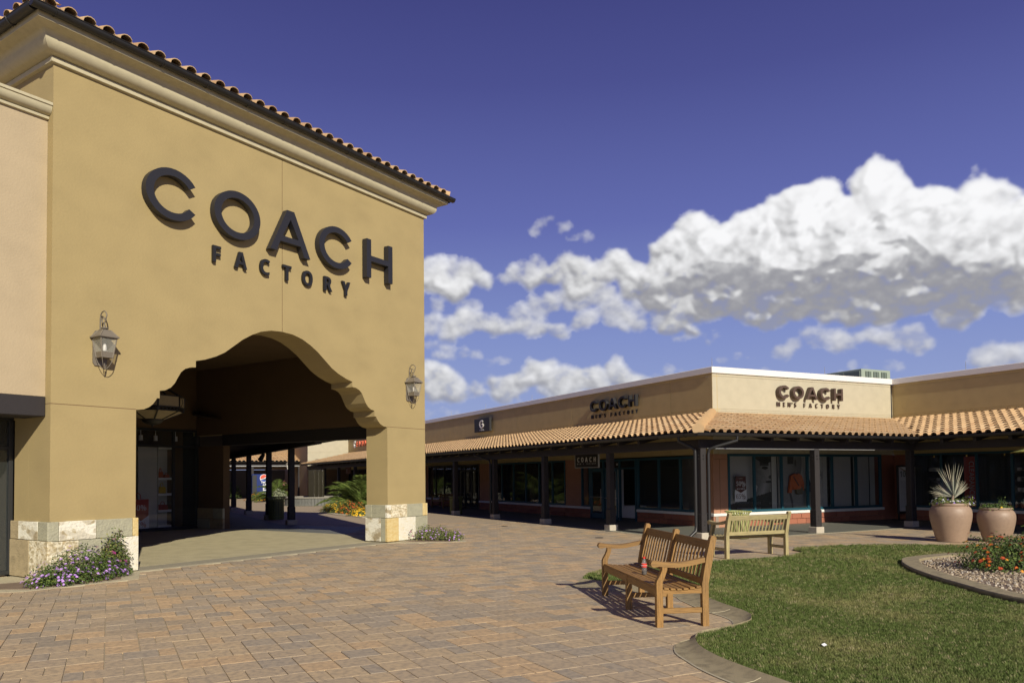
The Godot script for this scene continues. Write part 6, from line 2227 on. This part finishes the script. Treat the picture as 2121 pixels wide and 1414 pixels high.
func furniture():
	var X := Vector3(0.1189, 0, 0.9929).normalized()
	var Z := Vector3(-0.9929, 0, 0.1189).normalized()
	bench(Transform3D(Basis(X, Vector3.UP, Z), Vector3(1.575, 0, -9.30)), "warm brown teak bench with a bottle on its seat, three tall posts", "teak", 2.20, 0.50, 0.95, true, 10)
	var X2 := Vector3(-0.938, 0, 0.346)
	var Z2 := Vector3(-0.346, 0, -0.938)
	var p2 := Vector3(5.0, 0, -14.93) + Z2 * 0.46
	bench(Transform3D(Basis(X2, Vector3.UP, Z2), p2), "pale weathered slatted bench seen from behind at the lawn edge", "pale_teak", 1.38, 0.46, 0.87, false, 16)
	bench(MF * fx(Basis(), Vector3(-37.3, 0, -15.2)), "wooden bench in the shade against the long shop wall", "teak", 1.5, 0.45, 0.75, false, 12)
	litter_bin(Transform3D(Basis(), Vector3(6.0, 0, -19.25)), "lime green slatted litter bin behind the pale bench", M.bin_lime, 0.255, 0.68)
	litter_bin(MF * fx(Basis(), Vector3(-30.45, 0, -13.26)), "olive green slatted litter bin at the arcade post below the panel sign", M.bin_olive, 0.26, 0.76)
	litter_bin(MF * fx(Basis(), Vector3(-30.75, 0, -5.80)), "dark olive slatted litter bin beside the colonnade post seen through the arch", M.bin_olive, 0.29, 0.89)
	planter(Transform3D(Basis(), Vector3(10.47, 0, -17.9)), "large clay planter with a silvery fan palm", 0.435, 0.884)
	planter(Transform3D(Basis(), Vector3(11.44, 0, -17.78)), "smaller clay planter with low green plants at the right edge", 0.385, 0.775)
	# umbrella beyond the right edge
	var u := thing("garden_umbrella", "lime green umbrella whose edge reaches in at the right", "umbrella", WF, Vector3(14.42, 0, -19.0))
	var c := Vector3(14.42, 0, -19.0)
	var cn := MB.new()
	for i in 8:
		var a0 := TAU * i / 8.0
		var a1 := TAU * (i + 1) / 8.0
		var r := 1.55
		var p := c + Vector3(cos(a0) * r, 2.08, sin(a0) * r)
		var q := c + Vector3(cos(a1) * r, 2.08, sin(a1) * r)
		var t := c + Vector3(0, 2.56, 0)
		var mp := p.lerp(t, 0.5) + Vector3.UP * 0.03
		var mq := q.lerp(t, 0.5) + Vector3.UP * 0.03
		cn.quad(p, q, mq, mp)
		cn.tri(mp, mq, t)
	part("canopy", cn, M.umbrella_lime, u)
	var po := MB.new()
	po.tube([c, c + Vector3(0, 2.62, 0)], 0.025, 10)
	part("pole", po, M.teak_y, u, 60.0)
	for i in 8:
		var a := TAU * i / 8.0
		var rb := MB.new()
		rb.tube([c + Vector3(0, 2.50, 0), c + Vector3(cos(a) * 1.53, 2.06, sin(a) * 1.53)], 0.009, 5)
		part("rib", rb, M.teak_y, u)
	var ba := MB.new()
	ba.lathe([Vector2(0.001, 0.0), Vector2(0.28, 0.0), Vector2(0.28, 0.05), Vector2(0.05, 0.09), Vector2(0.04, 0.3), Vector2(0.001, 0.3)], 20, c)
	part("base", ba, M.concrete_grey, u, 40.0)

func leaf_quad(m: MB, p: Vector3, d: Vector3, n: Vector3, l: float, w: float):
	var s := d.cross(n).normalized() * w * 0.5
	var mid := p + d * l * 0.45 + n * l * 0.06
	m.tri(p, mid + s, p + d * l)
	m.tri(p, p + d * l, mid - s)

# a rounded flowering shrub standing on y = 0 of T: domes [x, z, rx, rz, h]
func shrub(n: String, label: String, T: Transform3D, domes: Array, leaves: int, leaf_len: float, greens: Array, heads: int, hsize: float, blooms: Array, single: bool, sd: int, cat := "shrub", group := "") -> Node3D:
	var o := thing(n, label, cat, T, Vector3(), group)
	var rg := RandomNumberGenerator.new()
	rg.seed = sd
	var m := MB.new()
	m.has_c = true
	var st := MB.new()
	var tot := 0.0
	for d in domes: tot += d[2] * d[3]
	var pts := []
	for d in domes:
		var cnt := int(leaves * d[2] * d[3] / tot)
		var nz := noise(sd + 3, 1.6 / maxf(d[2], 0.15), 2)
		for i in cnt:
			var a := rg.randf() * TAU
			var el := asin(pow(rg.randf(), 0.8))
			var k := 1.0 - 0.5 * pow(rg.randf(), 2.0)
			var dir := Vector3(cos(a) * cos(el), sin(el), sin(a) * cos(el))
			k *= 1.0 + 0.28 * nz.get_noise_3d(dir.x, dir.y, dir.z)
			var p := Vector3(d[0] + dir.x * d[2] * k, dir.y * d[4] * k + 0.01, d[1] + dir.z * d[3] * k)
			var out := (dir + Vector3(rg.randfn(0, 0.5), rg.randfn(0.15, 0.4), rg.randfn(0, 0.5))).normalized()
			var side := out.cross(Vector3(rg.randfn(0, 1), rg.randfn(0, 1), rg.randfn(0, 1))).normalized()
			var c: Color = greens[rg.randi() % greens.size()]
			m.col = c * rg.randf_range(0.75, 1.2)
			leaf_quad(m, p, (side + out * 0.3).normalized(), out, leaf_len * rg.randf_range(0.6, 1.25), leaf_len * 0.55)
			if i % 60 == 0:
				st.tube([Vector3(d[0] + dir.x * d[2] * 0.15, 0.0, d[1] + dir.z * d[3] * 0.15), Vector3(p.x * 0.5 + d[0] * 0.5, p.y * 0.55, p.z * 0.5 + d[1] * 0.5), p], [0.006, 0.004, 0.002], 4, false)
		var hc := int(heads * d[2] * d[3] / tot)
		for i in hc:
			var a := rg.randf() * TAU
			var el := asin(pow(rg.randf(), 0.85))
			var dir := Vector3(cos(a) * cos(el), sin(el), sin(a) * cos(el))
			var k := rg.randf_range(0.94, 1.08) * (1.0 + 0.28 * nz.get_noise_3d(dir.x, dir.y, dir.z))
			pts.append([Vector3(d[0] + dir.x * d[2] * k, dir.y * d[4] * k + 0.015, d[1] + dir.z * d[3] * k), dir])
	part("stems", st, M.stem_wood, o)
	part("foliage", m, M.leaf, o, 0.0, "stuff")
	if pts.is_empty(): return o
	var vs := []
	for b in blooms:
		var h := MB.new()
		h.has_c = true
		for i in 14:
			var a := i * 2.4
			var rr := sqrt(i / 14.0)
			var pc := Vector3(cos(a) * rr, 0.42 * (1.0 - rr * rr), sin(a) * rr)
			h.col = b[0].lerp(b[1], clampf(1.0 - rr * 1.1, 0.0, 1.0)) * rg.randf_range(0.85, 1.1)
			for q in 3:
				var aa := a + TAU * q / 3.0
				var e := Vector3(cos(aa), 0.1, sin(aa)) * 0.42
				var e2 := Vector3(cos(aa + 1.9), 0.1, sin(aa + 1.9)) * 0.42
				h.tri(pc, pc + e, pc + e2)
		vs.append(h.mesh())
	var xf := []
	for i in pts.size():
		var up: Vector3 = (pts[i][1] + Vector3.UP * 0.4).normalized()
		var x := up.cross(Vector3(0.3, 0.2, 1)).normalized()
		var B := Basis(x, up, x.cross(up)).scaled(Vector3.ONE * hsize * rg.randf_range(0.7, 1.25))
		var k := rg.randi() % vs.size()
		if single and i < 300:
			inst("flower_head", vs[k], M.flower, fx(B, pts[i][0]), o)
		else:
			xf.append(fx(B, pts[i][0]))
	if xf.size():
		var per := vs.size()
		for k in per:
			var sub := []
			for i in range(k, xf.size(), per): sub.append(xf[i])
			if sub.size(): many("flower_heads", vs[k], M.flower, sub, null, o)
	return o

# feather palm: arching fronds with paired leaflets
func palm(label: String, T: Transform3D, n: int, L: float, sd: int, a0 := 0.0, a1 := TAU, lift := 0.9) -> Node3D:
	var o := thing("feather_palm", label, "palm", T, Vector3(), "")
	var rg := RandomNumberGenerator.new()
	rg.seed = sd
	for i in n:
		var az := lerpf(a0, a1, (i + rg.randf_range(-0.3, 0.3)) / n)
		var el := rg.randf_range(0.35, 1.35) * lift
		var len_ := L * rg.randf_range(0.75, 1.1)
		var d := Vector3(cos(az), 0, sin(az))
		var path := []
		var p := Vector3(d.x * 0.04, 0.08, d.z * 0.04)
		var ang := el
		for k in 9:
			path.append(p)
			p += (d * cos(ang) + Vector3.UP * sin(ang)) * len_ / 8.0
			ang -= rg.randf_range(0.12, 0.26)
		var m := MB.new()
		m.has_c = true
		m.col = Color(0.16, 0.19, 0.05)
		m.tube(path, [0.012, 0.011, 0.010, 0.009, 0.008, 0.007, 0.006, 0.004, 0.002], 5, false)
		var side := d.cross(Vector3.UP)
		for k in range(6, 48):
			var u := k / 48.0 * 8.0
			var q: Vector3 = path[int(u)].lerp(path[mini(int(u) + 1, 8)], u - int(u))
			var t: Vector3 = (path[mini(int(u) + 1, 8)] - path[int(u)]).normalized()
			if t.length() < 0.5: t = d
			for s in [-1.0, 1.0]:
				var dr: Vector3 = (side * s + t * 0.8 + Vector3.UP * rg.randf_range(-0.25, 0.2)).normalized()
				m.col = Color(0.075, 0.13, 0.022).lerp(Color(0.17, 0.22, 0.05), rg.randf())
				leaf_quad(m, q, dr, Vector3.UP, L * 0.26 * sin(PI * (0.12 + 0.83 * k / 48.0)) + 0.02, 0.022)
		part("frond", m, M.leaf, o)
	return o

func plants():
	var g1 := [Color(0.055, 0.10, 0.018), Color(0.085, 0.14, 0.025), Color(0.12, 0.17, 0.03), Color(0.04, 0.075, 0.015)]
	var g2 := [Color(0.10, 0.15, 0.03), Color(0.15, 0.19, 0.05), Color(0.07, 0.11, 0.025), Color(0.20, 0.20, 0.05)]
	var lil := [[Color(0.50, 0.26, 0.72), Color(0.66, 0.45, 0.82)], [Color(0.44, 0.22, 0.68), Color(0.60, 0.38, 0.78)]]
	var P := TF
	shrub("flowering_shrub", "spreading lilac flowered shrub at the foot of the left pier", P * fx(Basis(), Vector3(0, 0.01, 0)), [[0.28, 0.42, 0.50, 0.42, 0.50], [0.62, 0.36, 0.42, 0.36, 0.32], [-0.12, 0.46, 0.38, 0.36, 0.27], [0.02, 0.66, 0.66, 0.27, 0.19], [0.88, 0.32, 0.32, 0.28, 0.22]], 6500, 0.042, g1, 330, 0.021, lil, true, 101)
	# bougainvillea trained up the stone
	var bo := [[Color(0.36, 0.04, 0.22), Color(0.30, 0.05, 0.25)], [Color(0.42, 0.05, 0.20), Color(0.36, 0.03, 0.25)]]
	var b := shrub("climbing_shrub", "sparse magenta flowered climber leaning on the left pier stones", P * fx(Basis(), Vector3(0, 0.0, 0)), [[1.0, 0.12, 0.16, 0.10, 0.30], [1.05, 0.13, 0.27, 0.12, 0.50], [0.93, 0.13, 0.24, 0.1, 0.60], [1.06, 0.12, 0.22, 0.1, 0.72]], 1900, 0.055, g2, 40, 0.034, bo, true, 102)
	var br := MB.new()
	for q in [[0.98, 0.9, 0.55], [1.12, 1.15, 0.62], [1.05, 1.05, 0.66], [1.18, 1.28, 0.42], [0.95, 0.82, 0.4]]:
		br.tube([Vector3(1.02, 0, 0.12), Vector3(lerpf(1.02, q[0], 0.6), q[2] * 0.45, 0.13), Vector3(q[1], q[2], 0.12)], [0.011, 0.008, 0.004], 5)
	part("branches", br, M.stem_wood, b, 60.0)
	shrub("flowering_shrub", "small lilac flowered shrub at the right pier corner", P * fx(Basis(), Vector3(0, 0.01, 0)), [[9.02, 0.35, 0.30, 0.26, 0.36], [9.22, 0.62, 0.30, 0.30, 0.30], [9.32, 0.95, 0.3, 0.3, 0.22]], 3600, 0.036, g2, 150, 0.019, lil, true, 103)
	var twig := shrub("climbing_shrub", "tiny magenta sprig low on the right pier stones", P * fx(Basis(), Vector3(0, 0.0, 0)), [[8.72, 0.12, 0.05, 0.05, 0.30]], 34, 0.035, g2, 7, 0.024, bo, true, 104)
	twig.set_meta("category", "shrub")
	# orange shrub in the gravel bed
	var ora := [[Color(0.62, 0.09, 0.02), Color(0.72, 0.25, 0.02)], [Color(0.50, 0.05, 0.02), Color(0.62, 0.10, 0.02)], [Color(0.75, 0.30, 0.03), Color(0.80, 0.40, 0.05)], [Color(0.45, 0.04, 0.02), Color(0.60, 0.12, 0.03)]]
	shrub("flowering_shrub", "bushy orange and red flowered shrub in the gravel bed", Transform3D(Basis(), Vector3(8.05, 0.06, -12.3)), [[0.0, 0.0, 0.72, 0.62, 0.52], [0.55, 0.25, 0.72, 0.62, 0.48], [-0.28, 0.22, 0.48, 0.42, 0.34], [0.95, -0.2, 0.8, 0.7, 0.60], [1.2, 0.5, 0.6, 0.6, 0.42]], 11000, 0.045, g1, 300, 0.026, ora, true, 105)
	# court planting
	var yel := [[Color(0.78, 0.48, 0.02), Color(0.85, 0.60, 0.05)], [Color(0.70, 0.40, 0.01), Color(0.80, 0.52, 0.03)]]
	shrub("flowering_shrub", "left clump of yellow flowers in the court bed", MF * fx(Basis(), Vector3(-35.4, 0, -9.3)), [[0, 0, 0.75, 0.55, 0.42], [0.7, 0.1, 0.5, 0.4, 0.3]], 2600, 0.06, g2, 240, 0.035, yel, false, 106, "shrub", "")
	shrub("flowering_shrub", "rust orange flower clump between the yellow ones in the court bed", MF * fx(Basis(), Vector3(-34.0, 0, -9.7)), [[0, 0, 0.8, 0.6, 0.52], [0.5, 0.2, 0.6, 0.5, 0.42]], 2600, 0.06, g1, 260, 0.034, ora, false, 107)
	shrub("flowering_shrub", "right clump of yellow flowers by the right pier's shoulder", MF * fx(Basis(), Vector3(-31.6, 0, -9.35)), [[0, 0, 0.6, 0.45, 0.32]], 1600, 0.06, g2, 200, 0.035, yel, false, 108)
	var slab := MB.new()
	slab.prism(pv([-37.3, 9.2, -36.0, 8.75, -33.0, 8.75, -30.0, 9.0, -30.0, 10.8, -36.5, 10.9]), 0.0, 0.02, fx(Basis(Vector3.RIGHT, Vector3(0, 0, -1), Vector3.UP)))
	struct("court_bed_edge", slab, M.edge_pale, MF)
	shrub("flowering_shrub", "orange and yellow flower row before the far vending machine", MF * fx(Basis(), Vector3(-57.0, 0, -9.6)), [[0, 0, 0.9, 1.0, 0.6], [0.6, -0.5, 0.6, 0.7, 0.42]], 2200, 0.09, g1, 240, 0.05, [ora[0], yel[0], ora[2]], false, 109)
	shrub("flowering_shrub", "white flowered low shrub beside the fountain basin", MF * fx(Basis(), Vector3(-53.6, 0, -10.6)), [[0, 0, 0.6, 0.5, 0.45]], 900, 0.07, g2, 90, 0.035, [[Color(0.7, 0.7, 0.66), Color(0.8, 0.8, 0.7)]], false, 110)
	shrub("flowering_shrub", "white and green leafy shrub at the foot of the court palms", MF * fx(Basis(), Vector3(-39.4, 0, -11.0)), [[0, 0, 0.5, 0.5, 0.55]], 900, 0.07, g1, 40, 0.035, [[Color(0.7, 0.7, 0.66), Color(0.8, 0.8, 0.7)]], false, 111)
	palm("bright green feather palm beside the right pier seen through the arch", MF * fx(Basis(), Vector3(-38.2, 0, -11.3)), 26, 2.0, 201, 0.0, TAU, 1.15)
	palm("taller feather palm half hidden behind the right pier", MF * fx(Basis(), Vector3(-36.6, 0, -11.0)), 22, 2.5, 202, 0.0, TAU, 1.2)
	palm("feather palm behind the dark bin in the far court", MF * fx(Basis(), Vector3(-54.4, 0.15, -10.2)), 26, 1.75, 203, 0.0, TAU, 1.2)
	shrub("ornamental_grass", "pink plumed ornamental plant beside the far court palm", MF * fx(Basis(), Vector3(-54.8, 0, -10.9)), [[0, 0, 0.22, 0.22, 1.35]], 300, 0.12, g2, 120, 0.04, [[Color(0.50, 0.16, 0.20), Color(0.60, 0.25, 0.28)]], false, 112)
	shrub("ornamental_grass", "grey green wispy plant at the foot of the far court palm", MF * fx(Basis(), Vector3(-53.0, 0, -10.2)), [[0, 0, 0.6, 0.5, 0.75]], 900, 0.14, [Color(0.20, 0.23, 0.14), Color(0.26, 0.28, 0.18)], 0, 0.03, [], false, 113)
	for q in [[-64.5, -6.8, "left one of the dim green bushes under the far pavilion"], [-64.8, -8.6, "right one of the dim green bushes under the far pavilion"]]:
		shrub("bush", q[2], MF * fx(Basis(), Vector3(q[0], 0, q[1])), [[0, 0, 0.9, 0.9, 1.3]], 900, 0.14, g1, 0, 0.03, [], false, 120)
	# silvery fan palm in the large planter: stiff blades from one point
	var fp := thing("fan_palm", "silver blue fan palm with stiff pointed blades in the large planter", "palm", Transform3D(Basis(), Vector3(10.49, 0.86, -17.88)))
	var right := Vector3(0.86, 0, 0.51).normalized()
	var tk := MB.new()
	tk.tube([Vector3(0, -0.02, 0), Vector3(0.02, 0.1, 0), Vector3(0.04, 0.2, 0)], [0.05, 0.035, 0.022], 8)
	part("trunk", tk, M.stem_wood, fp, 60.0)
	var rg := RandomNumberGenerator.new()
	rg.seed = 5
	for fan in [[Vector3(0.02, 0.17, 0.0), 100.0, 186.0, 15, 0.46, 0.15], [Vector3(0.04, 0.2, 0.02), 72.0, 122.0, 12, 0.70, -0.1], [Vector3(0.05, 0.14, 0.03), 38.0, 80.0, 10, 0.46, 0.3]]:
		for i in fan[3]:
			var a := deg_to_rad(lerpf(fan[1], fan[2], (i + rg.randf() * 0.4) / fan[3]))
			var d: Vector3 = (right * cos(a) + Vector3.UP * sin(a) + Vector3(0.3, 0, -0.85) * (fan[5] + rg.randf_range(-0.12, 0.12))).normalized()
			var l: float = fan[4] * rg.randf_range(0.85, 1.1)
			var s := d.cross(Vector3(0.3, 0.1, 0.9)).normalized() * 0.012
			var nn := s.cross(d).normalized() * 0.008
			var m := MB.new()
			m.has_c = true
			m.col = Color(0.30, 0.34, 0.26).lerp(Color(0.42, 0.40, 0.31), rg.randf())
			var p: Vector3 = fan[0]
			var q := p + d * l * 0.45
			m.quad(p - s * 0.35, p, q + nn * -1.0, q - s)
			m.quad(p, p + s * 0.35, q + s, q - nn)
			m.col = m.col.lerp(Color(0.45, 0.36, 0.24), 0.3)
			m.tri(q - s, q - nn, p + d * l)
			m.tri(q - nn, q + s, p + d * l)
			part("leaf", m, M.fan_leaf, fp)
	shrub("potted_flowers", "white and purple bedding flowers around the fan palm", Transform3D(Basis(), Vector3(10.47, 0.84, -17.9)), [[0, 0, 0.38, 0.38, 0.12], [-0.30, 0.15, 0.18, 0.16, 0.2], [0.30, 0.16, 0.16, 0.16, 0.18]], 900, 0.05, g2, 60, 0.022, [[Color(0.75, 0.75, 0.75), Color(0.8, 0.8, 0.7)], [Color(0.30, 0.20, 0.60), Color(0.36, 0.25, 0.6)]], true, 114, "flowers")
	shrub("potted_flowers", "dark green leafy plants in the smaller clay planter", Transform3D(Basis(), Vector3(11.44, 0.72, -17.78)), [[0, 0, 0.32, 0.32, 0.12], [0.08, 0.1, 0.12, 0.12, 0.28]], 900, 0.05, g1, 6, 0.025, [yel[0]], true, 115, "flowers")
	palm("small feather palm whose frond tips reach in at the right edge", Transform3D(Basis(), Vector3(12.35, 0, -16.4)), 14, 1.15, 204, 0.0, TAU, 0.75)

func small_things():
	# bottle on the bench: clear body, dark drink in the foot, red label and cap
	var T := Transform3D(Basis(Vector3.UP, 0.3), Vector3(1.775, 0.402, -9.36))
	var o := thing("drink_bottle", "small clear soda bottle with red label standing on the teak bench", "bottle", T)
	var b := MB.new()
	b.lathe([Vector2(0.001, 0.002), Vector2(0.024, 0.002), Vector2(0.031, 0.012), Vector2(0.0315, 0.055), Vector2(0.029, 0.075), Vector2(0.031, 0.09), Vector2(0.031, 0.135), Vector2(0.026, 0.155), Vector2(0.014, 0.185), Vector2(0.0125, 0.198)], 20)
	part("body", b, M.bottle_clear, o, 50.0)
	var d := MB.new()
	d.lathe([Vector2(0.001, 0.004), Vector2(0.0225, 0.004), Vector2(0.0295, 0.013), Vector2(0.030, 0.053), Vector2(0.001, 0.054)], 20)
	part("drink", d, M.cola, o, 50.0)
	var l := MB.new()
	l.lathe([Vector2(0.0318, 0.091), Vector2(0.0318, 0.134)], 24)
	part("label", l, M.cap_red, o, 60.0)
	inst("lettering", text_mesh("Coca-Cola", 0.0095, 0.001, true, "Droid Serif"), M.paper_white, fx(Basis(Vector3.UP, -0.45), Vector3(-0.0143, 0.113, 0.0295)), o)
	inst("lettering", text_mesh("Coca-Cola", 0.0095, 0.001, true, "Droid Serif"), M.paper_white, fx(Basis(Vector3.UP, -1.7), Vector3(-0.0325, 0.113, -0.004)), o)
	var c := MB.new()
	c.lathe([Vector2(0.015, 0.193), Vector2(0.015, 0.212), Vector2(0.013, 0.214), Vector2(0.001, 0.214)], 16)
	part("cap", c, M.cap_red, o, 40.0)
	for q in [[0.27, -24.89, "oval drain cover on the paving farther from the teak bench"], [2.64, -19.94, "oval drain cover on the paving just behind the teak bench"]]:
		var m := MB.new()
		m.lathe([Vector2(0.001, 0.004), Vector2(0.10, 0.004), Vector2(0.115, 0.0)], 20, Vector3(q[0], 0, q[1]))
		solo("drain_cover", m, M.dark_metal, WF, q[2], "drain cover", "", 40.0)
	var pm := MB.new()
	pm.box(Vector3(2.95, 0.055, -7.05), Vector3(0.045, 0.002, 0.03), 0.0, Basis(Quaternion.from_euler(Vector3(0.5, 0.6, 0.2))))
	solo("paper_scrap", pm, M.paper_white, WF, "white scrap of paper on the near lawn", "litter")
	var cb := MB.new()
	cb.tube([Vector3(2.40, 0.02, -7.93), Vector3(2.425, 0.02, -7.95)], 0.005, 6)
	solo("cigarette_end", cb, M.cloth_orange, WF, "orange cigarette end on the kerb by the teak bench", "litter")
	var lf := MB.new()
	for q in [[4.93, -14.65, 0.05], [3.35, -9.0, 0.03], [3.75, -8.5, 0.03]]:
		var z := MB.new()
		z.box(Vector3(q[0], 0.05 if q[1] > -12 else 0.012, q[1]), Vector3(q[2], 0.004, 0.02), 0.0, Basis(Quaternion.from_euler(Vector3(0.3, q[0], 0.2))))
		solo("fallen_leaf", z, M.bag_yellow if q[2] > 0.04 else M.stem_wood, WF, {4.93: "pale yellow fallen leaf on the paving under the pale bench", 3.35: "brown fallen leaf on the lawn nearer the teak bench", 3.75: "brown fallen leaf on the near lawn to the right"}[q[0]], "leaf")
